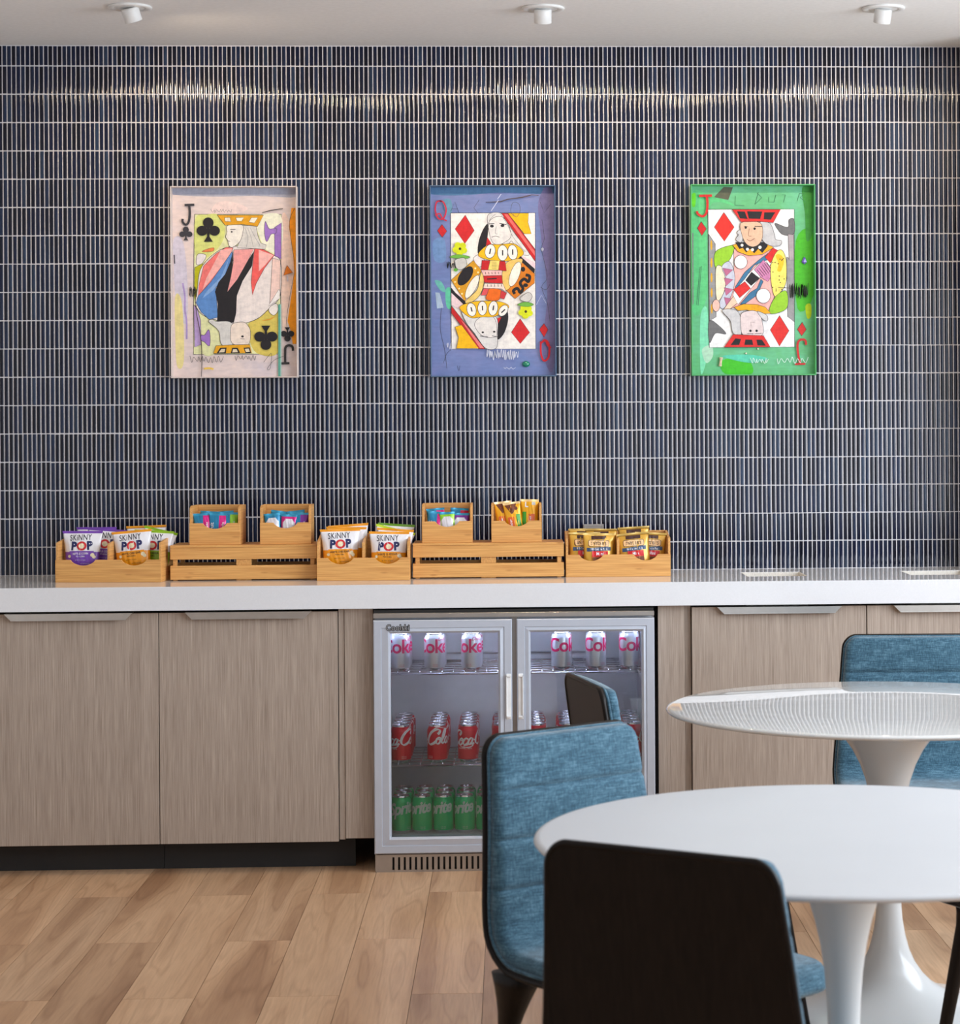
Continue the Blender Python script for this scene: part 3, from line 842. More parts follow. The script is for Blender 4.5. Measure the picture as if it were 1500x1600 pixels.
# ------------------------------------------------------------------ soft packs
M_pack = attr_mat('printed_film', 0.33, 0.5, coat=0.25)
M_foil = attr_mat('printed_foil', 0.30, 0.5, metal=0.25, coat=0.3)
class Pack:
    def __init__(s, name, label, cat, group, loc, rot, hw_t, hw_m, hw_b, H, T, colf, seal=0.07, seed=0, mat=None, nu=26, nv=60, crump=0.0016, lean=0.0, roll=0.0):
        s.hw = (hw_t, hw_m, hw_b); s.H = H; s.T = T; s.seal = seal; s.cr = crump
        r = random.Random(seed); s.ph = [(r.uniform(20, 60), r.uniform(20, 60), r.uniform(0, 6.3), r.uniform(.4, 1)) for _ in range(5)]
        bm = bmesh.new(); cl = bm.loops.layers.float_color.new('Col')
        for side in (1, -1):
            g = [[bm.verts.new(s.P(-1+2*i/nu, j/nv, side)) for i in range(nu+1)] for j in range(nv+1)]
            for j in range(nv):
                for i in range(nu):
                    f = bm.faces.new([g[j][i], g[j][i+1], g[j+1][i+1], g[j+1][i]]); f.smooth = True
                    c = lin(colf(-1+2*(i+.5)/nu, (j+.5)/nv))
                    for l in f.loops: l[cl] = (*c, 1)
        bmesh.ops.remove_doubles(bm, verts=bm.verts, dist=1e-5)
        bmesh.ops.recalc_face_normals(bm, faces=bm.faces)
        s.o = mobj(name, bm, mat or M_pack)
        s.o.location = loc; s.o.rotation_euler = (math.radians(-lean), math.radians(roll), math.radians(rot))
        tag(s.o, label, cat, group)
    def half(s, v):
        a, m, b = s.hw
        if v > .5: t = (v-.5)/.5; return m+(a-m)*t**1.6
        t = (.5-v)/.5; return m+(b-m)*t**1.6
    def P(s, u, v, side=1, off=0.0):
        x = u*s.half(v); vv = min(v/(1-s.seal), 1.0)
        pil = max(0, math.sin(PI*vv))**.55 if vv < 1 else 0
        y = s.T/2*pil*max(0, 1-abs(u)**2.6)**.75
        c = sum(a*math.sin(fx*x*6/ .4+fy*v*.35+p) for fx, fy, p, a in s.ph)*s.cr*min(1, pil*1.5)*(1-abs(u)**4)
        wave = .0022*math.sin(u*5+s.ph[0][2])*max(0, v-.6)/.4
        if v > 1-s.seal*1.0: y = 0.0004
        return (x, -side*(y + .35*c*(y > .0006)) + wave - side*off, v*s.H)
    def fn(s, x, z):
        v = min(max(z/s.H, 0), 1); return s.P(max(-1, min(1, x/s.half(v))), v, 1, .0007)
    def put(s, part, geos, mat):
        bm = bmesh.new()
        for g, off, rot in geos: lay(bm, g, s.fn, off=off, rot=rot, cut=.006)
        return mobj(part, bm, mat, s.o)
PURP, ORNG, LIME = (118, 66, 176), (242, 158, 22), (150, 196, 30)
M_navy = plain('navy_print', lin((28, 36, 92)), 0.45)
M_blackp = plain('dark_print', lin((34, 30, 52)), 0.45)
M_redp = plain('red_print', lin((206, 38, 44)), 0.45)
M_corn = plain('popcorn_print', lin((238, 226, 190)), 0.6, var=0.15, scale=300)
M_whitet = plain('white_ink', lin((236, 232, 240)), 0.45)
M_browt = plain('brown_ink', lin((70, 40, 20)), 0.45)
def disc(r, ry=None, n=20):
    p = ell(0, 0, r, ry or r, n=n); return (p, [tuple(range(n))])
def ring(r0, r1, ry0=None, n=24):
    k = (ry0 or 1)
    vs = [(r0*math.cos(2*PI*i/n), r0*k*math.sin(2*PI*i/n)) for i in range(n)] + [(r1*math.cos(2*PI*i/n), r1*k*math.sin(2*PI*i/n)) for i in range(n)]
    return (vs, [(i, (i+1) % n, n+(i+1) % n, n+i) for i in range(n)])
_pk = [0]
def popcorn(col, label, x, y, z, rot=0, lean=8, roll=0, words=True, sealcol=None, W=1.0, Hh=1.0):
    _pk[0] += 1
    H = 0.160*Hh; sc = sealcol or col
    def cf(u, v):
        if v > .952: return sc
        if v < .575 + .02*math.cos(u*1.6) - .01: return col
        return (236, 236, 242)
    p = Pack('popcorn_bag', label, 'snack bag', 'popcorn bags in the bamboo bins', (x, y, z), rot, .0675*W, .0575*W, .046*W, H, .034, cf, seal=.05, seed=_pk[0], lean=lean, roll=roll)
    if not words: return p
    s = W
    p.put('brand_lettering', [(text2d('SKiNNY', .0280, sx=.70*s, bold=.004, spacing=1.08), (-.004, .1290*Hh), math.radians(2))], M_blackp)
    p.put('logo_letter', [(text2d('P', .0370, bold=.055, sx=.92), (-.0265, .0975*Hh), math.radians(-4))], M_navy)
    p.put('logo_letter', [(text2d('P', .0370, bold=.055, sx=.92), (.0270, .0995*Hh), math.radians(4))], M_navy)
    p.put('logo_ring', [(ring(.0165, .0095, .92), (.0005, .1100*Hh), 0)], M_redp)
    p.put('logo_popcorn', [(disc(.0075), (-.002, .1105*Hh), 0), (disc(.005), (.0045, .1130*Hh), 0), (disc(.0048), (.003, .1060*Hh), 0)], M_corn)
    two = col == PURP
    p.put('flavour_lettering', [(text2d('KETTLE CORN' if two else 'WHITE CHEDDAR', .0092, bold=.02, sx=.86), (-.003, .0815*Hh), math.radians(2)), (text2d('POPCORN', .0062, bold=.015), (-.003, .0735*Hh), 0),
          (text2d('gluten free non gmo', .0042), (-.003, .0625*Hh), 0), (text2d('NET WT 0.65 OZ', .0040), (.012, .0500*Hh), 0)], M_whitet if two else M_browt)
    p.put('popcorn_picture', [(disc(.0065), (.036*s, .080*Hh), 0), (disc(.0055), (.041*s, .074*Hh), 0), (disc(.005), (-.040*s, .076*Hh), 0)], M_corn)
    return p
zb = ZW+0.0080
popcorn(PURP, 'purple popcorn bag in front, left compartment of the far left bin', -1.418, -0.340, zb-0.001, -4, 4, 0)
popcorn(PURP, 'purple popcorn bag half hidden behind the front purple one, to its right', -1.356, -0.302, zb+.004, -8, 4, 4)
popcorn(PURP, 'purple popcorn bag at the back of the far left compartment', -1.385, -0.268, zb+.008, -4, 3, 0, words=False)
popcorn(ORNG, 'orange popcorn bag in front, right compartment of the far left bin', -1.243, -0.352, zb, -6, 4, -5)
popcorn(LIME, 'lime-topped popcorn bag directly behind the orange one in the far left bin', -1.196, -0.313, zb-.002, -8, 4, 3)
popcorn(ORNG, 'orange-topped popcorn bag standing highest at the back of the far left bin', -1.215, -0.268, zb+.012, -4, 3, -2, words=False)
popcorn(LIME, 'lime-topped popcorn bag leaning over the right side of the far left bin', -1.203, -0.290, zb+.004, -8, 3, 13, W=.86)
popcorn(ORNG, 'orange popcorn bag in front, left compartment of the middle bin', -0.563, -0.376, zb, 2, 4, -1)
popcorn(ORNG, 'orange-topped popcorn bag second from the front, left compartment of middle bin', -0.551, -0.336, zb+.005, 0, 3, 1, words=False)
popcorn(ORNG, 'orange-topped popcorn bag rearmost in the left compartment of middle bin', -0.534, -0.300, zb+.012, 0, 3, -4, words=False)
popcorn(ORNG, 'orange popcorn bag in front, right compartment of the middle bin', -0.408, -0.376, zb-.010, -2, 5, 1)
popcorn(ORNG, 'orange-topped popcorn bag second from front, right compartment of middle bin', -0.397, -0.338, zb-.002, -4, 3, 4, words=False, W=.92)
popcorn(LIME, 'lime-topped popcorn bag tilted diagonally in the right compartment of middle bin', -0.424, -0.312, zb+.002, 0, 3, 14, words=False, sealcol=(196, 222, 30))
popcorn(LIME, 'dark green-topped popcorn bag rearmost in the middle bin', -0.396, -0.285, zb+.012, -2, 3, 4, words=False, W=.92, sealcol=(104, 156, 24))

# pretzel packs: gold film, brown window strip, cream cartouche, blue ribbon, red flavour box
M_cream = plain('cream_print', lin((236, 192, 140)), 0.45)
M_brn = plain('brown_print', lin((66, 34, 24)), 0.35)
M_bluep = plain('blue_ribbon_print', lin((52, 78, 112)), 0.45)
M_redb = plain('red_box_print', lin((206, 28, 32)), 0.45)
def rrect(w, h, r, n=5):
    p = []
    for cx, cy, a in ((w/2-r, h/2-r, 0), (-w/2+r, h/2-r, 90), (-w/2+r, -h/2+r, 180), (w/2-r, -h/2+r, 270)):
        for i in range(n+1): p.append((cx+r*math.cos(math.radians(a+90*i/n)), cy+r*math.sin(math.radians(a+90*i/n))))
    return (p, [tuple(range(len(p)))])
def wavy(w, h, amp, n=10):
    vs = []
    for i in range(n+1):
        x = -w/2+w*i/n; y = amp*math.sin(-1.2+2.4*i/n); vs += [(x, y-h/2), (x, y+h/2)]
    return (vs, [(2*i, 2*i+2, 2*i+3, 2*i+1) for i in range(n)])
def pretzel(label, x, y, z, rot=0, lean=6, roll=0, words=True):
    _pk[0] += 1
    def cf(u, v):
        if v > .94: return (214, 178, 96)
        return (216, 166, 62) if abs(u) < .88 else (200, 150, 58)
    p = Pack('pretzel_pack', label, 'snack pack', 'gold pretzel packs in the right bamboo bin', (x, y, z), rot, .0540, .0500, .0500, .138, .026, cf, seal=.05, seed=_pk[0]+40, mat=M_foil, lean=lean, roll=roll, nu=20, nv=40)
    p.put('window_strip', [(rrect(.050, .0115, .001), (.000, .1235), 0)], M_brn)
    if not words: return p
    p.put('cartouche_border', [(rrect(.0700, .0225, .006), (0, .1040), math.radians(-1))], M_brn)
    M = p.fn
    def raised(k): return lambda u, v: tuple(a+b for a, b in zip(M(u, v), (0, -k, 0)))
    def putk(part, geos, mat, k):
        bm = bmesh.new()
        for g, off, r in geos: lay(bm, g, raised(k), off=off, rot=r, cut=.006)
        return mobj(part, bm, mat, p.o)
    putk('cartouche', [(rrect(.0670, .0195, .005), (0, .1040), math.radians(-1))], M_cream, .0003)
    putk('brand_lettering', [(text2d("SNYDER'S", .0150, bold=.015, sx=.80), (0, .0988), math.radians(-1))], M_brn, .0006)
    putk('ribbon', [(wavy(.080, .0125, .002), (0, .0845), 0)], M_bluep, .0003)
    putk('ribbon_lettering', [(text2d('100 Calorie Pack', .0098, bold=.01, sx=.86), (0, .0815), 0)], M_whitet, .0006)
    putk('flavour_box', [(rrect(.054, .0200, .001), (.004, .0680), 0)], M_redb, .0003)
    putk('flavour_lettering', [(text2d('Mini', .0150, bold=.015), (.004, .0640), 0)], M_whitet, .0006)
    putk('pretzel_picture', [(rrect(.054, .030, .001), (.004, .0425), 0)], plain('pretzel_brown', lin((120, 62, 34)), .4, var=.3, scale=160), .0003)
    return p
pretzel('gold pretzel pack at the back left corner of the right bin', 0.247, -0.232, zb+.010, 0, 3, 0, words=False)
pretzel('gold pretzel pack at the left side, partly hidden by the foremost one', 0.246, -0.296, zb, 3, 4, 0)
pretzel('gold pretzel pack just behind the foremost, only its brown top strip showing', 0.303, -0.262, zb+.010, 0, 3, 0, words=False)
pretzel('foremost gold pretzel pack in the left half of the right bin', 0.2905, -0.322, zb-.002, 2, 4, 1)
pretzel('foremost gold pretzel pack in the right half of the bin, tilted left', 0.418, -0.322, zb-.001, 0, 4, -5)
pretzel('gold pretzel pack rising behind the tilted one in the bin', 0.420, -0.252, zb+.016, 0, 3, -3, words=False)
pretzel('gold pretzel pack leaning against the right side of the bin', 0.463, -0.292, zb-.002, 0, 3, 3)

# small blue packets
TEAL, MAG, WHT, GRN, VIO = (30, 130, 176), (214, 24, 128), (226, 224, 232), (138, 200, 40), (120, 36, 150)
def packet(label, x, y, z, kind, rot=0, lean=6, roll=0, w=.031, h=.082):
    _pk[0] += 1
    A, B = kind
    def cf(u, v):
        if v > .92: return (44, 150, 190)
        if B == 'disc': return (WHT if (u*.9)**2+((v-.5)*2.2)**2 < .55 else A)
        if u > .15: return B
        return TEAL if A is None else A
    p = Pack('snack_packet', label, 'snack packet', 'small blue snack packets in the little bins', (x, y, z), rot, w, w*.93, w*.9, h, .016, cf, seal=.06, seed=_pk[0]+90, mat=M_foil, lean=lean, roll=roll, nu=18, nv=22, crump=.0012)
    if B != 'disc':
        bm = bmesh.new()
        lay(bm, text2d('fruit', .017, bold=.01), p.fn, off=(-w*.45, .036), rot=PI/2, cut=.006)
        lay(bm, text2d('snacks', .011, bold=.01), p.fn, off=(w*.62, .038), rot=PI/2, cut=.006)
        mobj('lettering', bm, M_whitet, p.o)
    return p
zs = ZR+.0075; y1, y2 = -.312, -.285
bx = -0.982; b1 = zs+.014
packet('blue and magenta packet at the left end of the leftmost small bin', bx-.043, y1, b1, (None, MAG), 0, 5, -2)
packet('blue and magenta packet in the centre of the leftmost small bin', bx+.006, y1-.004, b1, (None, MAG), 0, 5, 2)
packet('blue and green packet at the right end of the leftmost small bin', bx+.0425, y1, b1+.003, (None, GRN), 0, 5, 1)
packet('dark violet-edged packet behind, left in the leftmost small bin', bx-.030, y2, b1+.006, ((22, 70, 120), VIO), 0, 4, 4)
packet('teal packet behind, right in the leftmost small bin', bx+.030, y2, b1+.006, (TEAL, (24, 84, 110)), 0, 4, -4)
bx = -0.749
packet('blue packet with white disc at the left of the second small bin', bx-.042, y1, b1-.002, (TEAL, 'disc'), 0, 5, -4, w=.028)
packet('magenta-cornered packet with white disc at the centre of the second small bin', bx+.006, y1-.004, b1-.006, (MAG, 'disc'), 0, 5, 3, w=.027)
packet('teal and violet packet at the right of the second small bin', bx+.0425, y1, b1, (None, VIO), 0, 5, 1)
packet('bright blue packet lying behind at the left of the second small bin', bx-.034, y2, b1+.006, (TEAL, (40, 160, 200)), 0, 4, 8)
packet('turquoise packet behind at the right of the second small bin', bx+.036, y2, b1+.006, ((60, 170, 190), (60, 170, 190)), 0, 4, -6)
bx = -0.213
packet('teal and magenta packet at the left of the third small bin', bx-.042, y1, b1, (None, MAG), 0, 5, 4)
packet('lime packet with white disc in the centre of the third small bin', bx+.002, y1-.004, b1-.002, (GRN, 'disc'), 0, 5, -3, w=.027)
packet('violet packet with white disc at the right of the third small bin', bx+.0425, y1, b1-.006, (VIO, 'disc'), 0, 5, 1)
packet('blue packet with magenta end behind, left in the third small bin', bx-.036, y2, b1+.010, (None, MAG), 0, 4, -4)
packet('blue packet with red-pink end behind, right in the third small bin', bx+.036, y2, b1+.010, (None, (206, 20, 70)), 0, 4, 3)
M_cook = plain('cookie_print', lin((110, 52, 22)), .5, var=.4, scale=220)
M_gband = plain('green_band_print', lin((64, 160, 50)), .4)
M_oband = plain('orange_band_print', lin((226, 104, 44)), .4)
def pouch(label, x, y, z, rot, roll, front=True, w=.029, col=(244, 176, 26)):
    _pk[0] += 1
    def cf(u, v): return col if v < .95 else (252, 214, 150)
    p = Pack('cookie_pouch', label, 'snack pouch', 'yellow cookie pouches in the small bin', (x, y, z), rot, w, w*.95, w*.95, .118, .02, cf, seal=.05, seed=_pk[0]+140, mat=M_foil, lean=3, roll=roll, nu=18, nv=30, crump=.0012)
    if front == 1:
        p.put('cookie_picture', [(([(-.024, .110), (.016, .112), (.004, .084), (-.004, .078)], [(0, 3, 2, 1)]), (0, 0), 0), (disc(.006), (.012, .096), 0)], M_cook)
    if front == 2:
        p.put('lettering', [(text2d('L', .024, bold=.03), (-.010, .092), 0)], M_whitet)
        p.put('barcode', [(rrect(.012, .010, .001), (.014, .104), 0)], plain('grey_code', (.5, .5, .48), .5))
    s = -1 if front == 2 else 1
    p.put('green_band', [(rrect(.013, .060, .001), (.0165*s, .046), 0)], M_gband)
    p.put('orange_band', [(rrect(.021, .058, .001), (-.008*s, .040), 0)], M_oband)
    bm = bmesh.new(); lay(bm, text2d('cookies', .0125, bold=.02), p.fn, off=(-.006*s, .042), rot=PI/2, cut=.006)
    mobj('lettering', bm, M_whitet, p.o)
    return p
bx = 0.0175
pouch('yellow cookie pouch with cookie picture, leftmost in its bin', bx-.034, -.300, zs+.010, 6, -6, 1)
pouch('yellow cookie pouch with cookie picture, slanting in the centre of its bin', bx-.001, -.312, zs+.008, 2, -8, 1)
pouch('dull amber pouch wedged behind between two brighter cookie pouches', bx+.016, -.282, zs+.006, -10, 2, 0, col=(206, 128, 30))
pouch('yellow cookie pouch with a white letter, rightmost and tallest in its bin', bx+.042, -.300, zs+.016, -4, 1, 2, w=.031)
# ------------------------------------------------------------------ the three card paintings
def m_art():
    m, nt, b = new_mat('brushed_paint')
    a = N(nt, 'ShaderNodeAttribute'); a.attribute_name = 'Col'
    f = noise(nt, coords(nt, (34, 1, 60)), 1.0, 5, 0.7)
    g = noise(nt, coords(nt, (140, 1, 22), (4, 0, 1)), 1.0, 3, 0.6)
    col = mixc(nt, 1.0, a.outputs['Color'], ramp(nt, f, [(0.30, (0.80, 0.80, 0.82)), (0.55, (1, 1, 1)), (0.75, (1.12, 1.10, 1.08))]), 'MULTIPLY')
    col = mixc(nt, 0.5, col, ramp(nt, g, [(0.3, (0.86, 0.86, 0.88)), (0.6, (1.06, 1.06, 1.06))]), 'MULTIPLY')
    nt.links.new(col, b.inputs['Base Color']); b.inputs['Roughness'].default_value = 0.55; b.inputs['Specular IOR Level'].default_value = 0.3
    bump(nt, b, f, 0.12, 0.001)
    return m
M_art = m_art()
def m_ground(name, a, b_, c, streak):
    """loosely brushed ground: two broad blotch fields over a base"""
    m, nt, b = new_mat(name)
    f = noise(nt, coords(nt, (5, 1, 7), streak), 1.0, 4, 0.6); g = noise(nt, coords(nt, (9, 1, 3.5), (streak[1], 0, 3)), 1.0, 4, 0.6)
    col = mixc(nt, 0.5, ramp(nt, f, [(0.34, a), (0.5, b_), (0.66, c)]), ramp(nt, g, [(0.36, b_), (0.62, a)]))
    s = noise(nt, coords(nt, (26, 1, 90)), 1.0, 3)
    col = mixc(nt, 1.0, col, ramp(nt, s, [(0.3, (0.88, 0.88, 0.9)), (0.7, (1.06, 1.06, 1.06))]), 'MULTIPLY')
    nt.links.new(col, b.inputs['Base Color']); b.inputs['Roughness'].default_value = 0.6
    return m

def painting(label, X0, X1, Z0, Z1, zx0, zx1, zy0, zy1, art, ground, frame_mat, extras=None):
    W, H = X1-X0, Z1-Z0
    sx, sy = W/(zx1-zx0), H/(zy1-zy0)
    t = tag(empty('card_painting', (X0+W/2, 0, Z0)), label, 'painting', 'playing card paintings on the tiled wall')
    D = 0.046; q = 0.0035
    bm = bmesh.new()
    box(bm, -W/2, -W/2+q, -D, -0.004, 0, H, bev=.0006); box(bm, W/2-q, W/2, -D, -0.004, 0, H, bev=.0006)
    box(bm, -W/2+q, W/2-q, -D, -0.004, 0, q, bev=.0006); box(bm, -W/2+q, W/2-q, -D, -0.004, H-q, H, bev=.0006)
    mobj('frame', bm, frame_mat, t)
    bm = bmesh.new(); box(bm, -W/2+q, W/2-q, -0.010, -0.004, q, H-q); mobj('panel', bm, ground, t)
    bm = bmesh.new(); cl = bm.loops.layers.float_color.new('Col')
    def P(x, y, d):
        x = min(max(x, zx0+q/sx+1), zx1-q/sx-1); y = min(max(y, zy0+q/sy+1), zy1-q/sy-1)
        return bm.verts.new((-W/2+(x-zx0)*sx, -0.0103-d, H-(y-zy0)*sy))
    depth = 0.0
    for it in art:
        k, col = it[0], lin(it[1]); depth += 0.00006
        polys = []
        if k == 'p': polys = [it[2]]
        elif k == 'q': polys = [crom(it[2], 5, True)]
        elif k == 'e': polys = [ell(*it[2])]
        elif k in ('s', 'l'):
            vs, fs = ribbon(it[3], it[2], 6 if k == 's' else 1)
            bv = [P(x, y, depth) for x, y in vs]
            for f in fs:
                try:
                    nf = bm.faces.new([bv[i] for i in f])
                    for l in nf.loops: l[cl] = (*col, 1)
                except ValueError: pass
            continue
        for pl in polys:
            f = bm.faces.new([P(x, y, depth) for x, y in pl])
            for l in f.loops: l[cl] = (*col, 1)
            if len(it) > 3 and k in 'pqe':         # thin pencil outline
                vs, fs = ribbon(list(pl)+[pl[0]], it[3], 1)
                depth += 0.00002; bv = [P(x, y, depth) for x, y in vs]
                for ff in fs:
                    try:
                        nf = bm.faces.new([bv[i] for i in ff])
                        for l in nf.loops: l[cl] = (*lin((60, 56, 58)), 1)
                    except ValueError: pass
    # make everything face the room
    bm.normal_update()
    for f in bm.faces:
        if f.normal.y > 0: f.normal_flip()
    mobj('painted_card', bm, M_art, t)
    if extras: extras(t, lambda x, y: (-W/2+(x-zx0)*sx, H-(y-zy0)*sy))
    return t

BK = (36, 34, 38); INK = (70, 66, 70)
def club(cx, cy, s, col=BK, flip=1):
    return [('e', col, (cx, cy-s*.55*flip, s*.45, s*.45)), ('e', col, (cx-s*.52, cy+s*.12*flip, s*.46, s*.42)), ('e', col, (cx+s*.52, cy+s*.12*flip, s*.46, s*.42)),
            ('p', col, [(cx-s*.12, cy-s*.2*flip), (cx+s*.12, cy-s*.2*flip), (cx+s*.1, cy+s*.6*flip), (cx+s*.38, cy+s*1.05*flip), (cx-s*.38, cy+s*1.05*flip), (cx-s*.1, cy+s*.6*flip)])]
def dia(pts, col=(208, 40, 44)): return [('p', col, pts, 3)]
def scribble(col, w, x0, y0, x1, y1, n, seed, amp=None):
    r = random.Random(seed); a = amp or abs(y1-y0)/2
    pts = [(x0+(x1-x0)*i/n+r.uniform(-6, 6), (y0+y1)/2+(a if i % 2 else -a)*r.uniform(.4, 1)) for i in range(n+1)]
    return [('s', col, w, pts)]
def flipc(items, cx, cy):
    out = []
    for it in items:
        it = list(it)
        if it[0] == 'e':
            e = list(it[2]); e[0], e[1] = 2*cx-e[0], 2*cy-e[1]; it[2] = tuple(e)
        else:
            i = 2 if it[0] in 'pq' else 3
            it[i] = [(2*cx-x, 2*cy-y) for x, y in it[i]]
        out.append(tuple(it))
    return out

# --- jack of clubs
A1 = []
A1 += [('q', (168, 170, 186), [(80, 100), (1000, 100), (1000, 170), (700, 160), (400, 165), (85, 150)]),  # grey top band: shadow of the frame's upper edge, painted in
       ('q', (206, 200, 216), [(90, 480), (160, 500), (190, 800), (180, 1100), (110, 1000), (90, 700)]),
       ('q', (226, 214, 150), [(100, 900), (150, 960), (160, 1380), (110, 1420), (98, 1200)]),
       ('q', (236, 206, 190), [(890, 330), (960, 380), (985, 560), (985, 760), (940, 1000), (920, 1220), (890, 1100)]),
       ('p', (242, 156, 24), [(965, 250), (995, 250), (995, 1260), (968, 1260), (950, 1150), (930, 1090), (960, 900), (982, 740), (975, 600), (945, 390)]),
       ('s', INK, 3, [(990, 250), (950, 350), (965, 520), (985, 700), (950, 900), (925, 1060), (925, 1130)]),
       ('s', (170, 150, 204), 13, [(155, 805), (170, 900), (170, 1000), (182, 1090), (182, 1220)]),
       ('q', (232, 210, 206), [(400, 220), (500, 200), (640, 250), (560, 290), (380, 300)])]
A1 += scribble(INK, 2, 370, 300, 520, 240, 14, 3, 14)
CARD = [(246, 296), (890, 298), (884, 640), (880, 980), (858, 1333), (232, 1333), (236, 800)]
A1 += [('p', (226, 228, 176), CARD, 4),
       ('q', (214, 220, 130), [(252, 330), (330, 300), (420, 300), (470, 400), (440, 520), (330, 620), (252, 600)]),
       ('q', (236, 236, 214), [(700, 320), (884, 305), (884, 560), (780, 560), (720, 440)]),
       ('q', (216, 196, 96), [(640, 1110), (760, 1020), (870, 1010), (860, 1320), (700, 1325), (640, 1200)]),
       ('q', (220, 222, 170), [(290, 1080), (360, 1090), (400, 1180), (400, 1320), (300, 1325)])]
# halberds
VI = (158, 118, 196)
A1 += [('p', VI, [(838, 395), (890, 360), (886, 630), (838, 610)], 3), ('q', VI, [(770, 350), (800, 405), (850, 400), (846, 440), (812, 446), (780, 500), (764, 440)], 3),
       ('p', (186, 160, 212), [(236, 965), (262, 1000), (286, 1080), (290, 1260), (240, 1280)], 3), ('q', VI, [(345, 1150), (356, 1200), (350, 1272), (310, 1240), (290, 1230), (290, 1190), (315, 1190)], 3)]
# body
A1 += [('q', (228, 220, 222), [(330, 600), (270, 590), (256, 640), (262, 670), (300, 660)], 3),
       ('q', (226, 130, 74), [(300, 570), (350, 550), (388, 545), (380, 570), (320, 576)], 2),
       ('p', (182, 180, 22), [(246, 690), (306, 660), (280, 830), (246, 950), (240, 900)], 3)]
A1 += [('q', (232, 222, 218), [(300, 680), (470, 545), (700, 545), (830, 600), (884, 660), (876, 900), (800, 990), (700, 1075), (560, 1110), (420, 1085), (300, 1040), (250, 960), (262, 860)], 4),
       ('p', (236, 120, 116), [(310, 680), (400, 590), (480, 540), (530, 545), (500, 640), (380, 800), (268, 905), (275, 820)], 3),
       ('p', (242, 178, 172), [(440, 560), (520, 548), (520, 600), (430, 700), (300, 860), (330, 770)]),
       ('p', (92, 138, 200), [(524, 570), (528, 640), (480, 760), (400, 840), (408, 960), (414, 1060), (350, 1075), (290, 1020), (252, 950), (270, 900), (360, 800), (440, 690)], 3),
       ('p', (130, 166, 214), [(500, 620), (440, 760), (330, 870), (300, 920), (380, 860), (470, 740)]),
       ('p', BK, [(530, 570), (526, 690), (486, 872), (560, 780), (640, 640), (684, 570), (670, 680), (600, 790), (556, 900), (550, 1030), (532, 1100), (408, 1100), (414, 960), (394, 870), (420, 800), (470, 740), (508, 650)]),
       ('p', (236, 160, 158), [(534, 560), (684, 552), (640, 640), (560, 780), (486, 870), (512, 760), (530, 660)], 3),
       ('p', (232, 96, 92), [(690, 545), (760, 560), (836, 600), (760, 700), (700, 810), (672, 895), (662, 800), (676, 660)], 3),
       ('p', (242, 184, 178), [(720, 560), (830, 600), (770, 670), (720, 720)]),
       ('p', (238, 206, 196), [(822, 620), (882, 640), (876, 860), (800, 960), (812, 780)], 3),
       ('p', (244, 238, 234), [(800, 960), (870, 850), (876, 920), (820, 960), (790, 980)], 2)]
A1 += [('q', (236, 228, 220), [(800, 985), (850, 960), (862, 1010), (830, 1046), (795, 1020)], 3), ('q', (224, 160, 60), [(740, 1085), (800, 1070), (845, 1050), (800, 1080)])]
# head
A1 += [('p', (216, 212, 206), [(600, 380), (700, 380), (716, 460), (736, 510), (776, 525), (770, 556), (560, 545), (590, 470)], 3),
       ('s', (150, 150, 150), 3, [(620, 400), (640, 470), (630, 540)]), ('s', (150, 150, 150), 3, [(660, 400), (690, 460), (730, 530)]), ('s', (160, 158, 156), 3, [(640, 400), (665, 470), (680, 540)]),
       ('q', (238, 232, 222), [(485, 385), (540, 370), (604, 380), (602, 440), (580, 500), (530, 540), (500, 530), (492, 490), (476, 465), (486, 430)], 3),
       ('l', BK, 4, [(510, 410), (550, 408)]), ('e', BK, (521, 427, 7, 6)), ('s', INK, 3, [(484, 492), (510, 498)]),
       ('p', (222, 160, 34), [(414, 302), (758, 304), (712, 388), (600, 372), (472, 378)], 3),
       ('p', (240, 232, 214), [(468, 322), (508, 320), (516, 352), (474, 350)], 3), ('p', (240, 232, 214), [(552, 322), (612, 320), (596, 348), (560, 346)], 3), ('p', (240, 232, 214), [(668, 322), (716, 322), (690, 362), (648, 354)], 3)]
# lower head
A1 += [('q', (212, 210, 206), [(400, 1090), (520, 1105), (520, 1270), (440, 1260), (420, 1160), (345, 1090), (380, 1075)], 3),
       ('q', (236, 220, 206), [(522, 1110), (600, 1095), (636, 1120), (656, 1170), (640, 1262), (560, 1270), (512, 1240), (508, 1170)], 3),
       ('e', BK, (596, 1202, 10, 8)), ('l', BK, 3, [(580, 1218), (612, 1222)]),
       ('p', (228, 166, 36), [(400, 1270), (520, 1264), (650, 1262), (664, 1326), (380, 1328)], 3),
       ('p', BK, [(430, 1286), (478, 1284), (472, 1326), (404, 1326)]), ('p', (220, 206, 178), [(440, 1294), (468, 1294), (462, 1318), (420, 1320)]),
       ('p', BK, [(520, 1286), (560, 1286), (578, 1324), (508, 1326)]), ('p', (220, 206, 178), [(526, 1296), (552, 1296), (562, 1318), (520, 1320)]),
       ('p', BK, [(604, 1286), (650, 1284), (660, 1324), (618, 1326)]), ('p', (220, 206, 178), [(612, 1294), (642, 1292), (650, 1316), (622, 1318)])]
A1 += club(348, 408, 88) + club(770, 1215, 88, BK, -1)
A1 += [('s', (58, 58, 64), 17, [(208, 232), (212, 290), (204, 350), (182, 374), (158, 352), (160, 330)]), ('l', (58, 58, 64), 17, [(174, 228), (246, 226)])]
A1 += club(182, 438, 50, (58, 58, 64)) + club(930, 1190, 52, BK, -1)
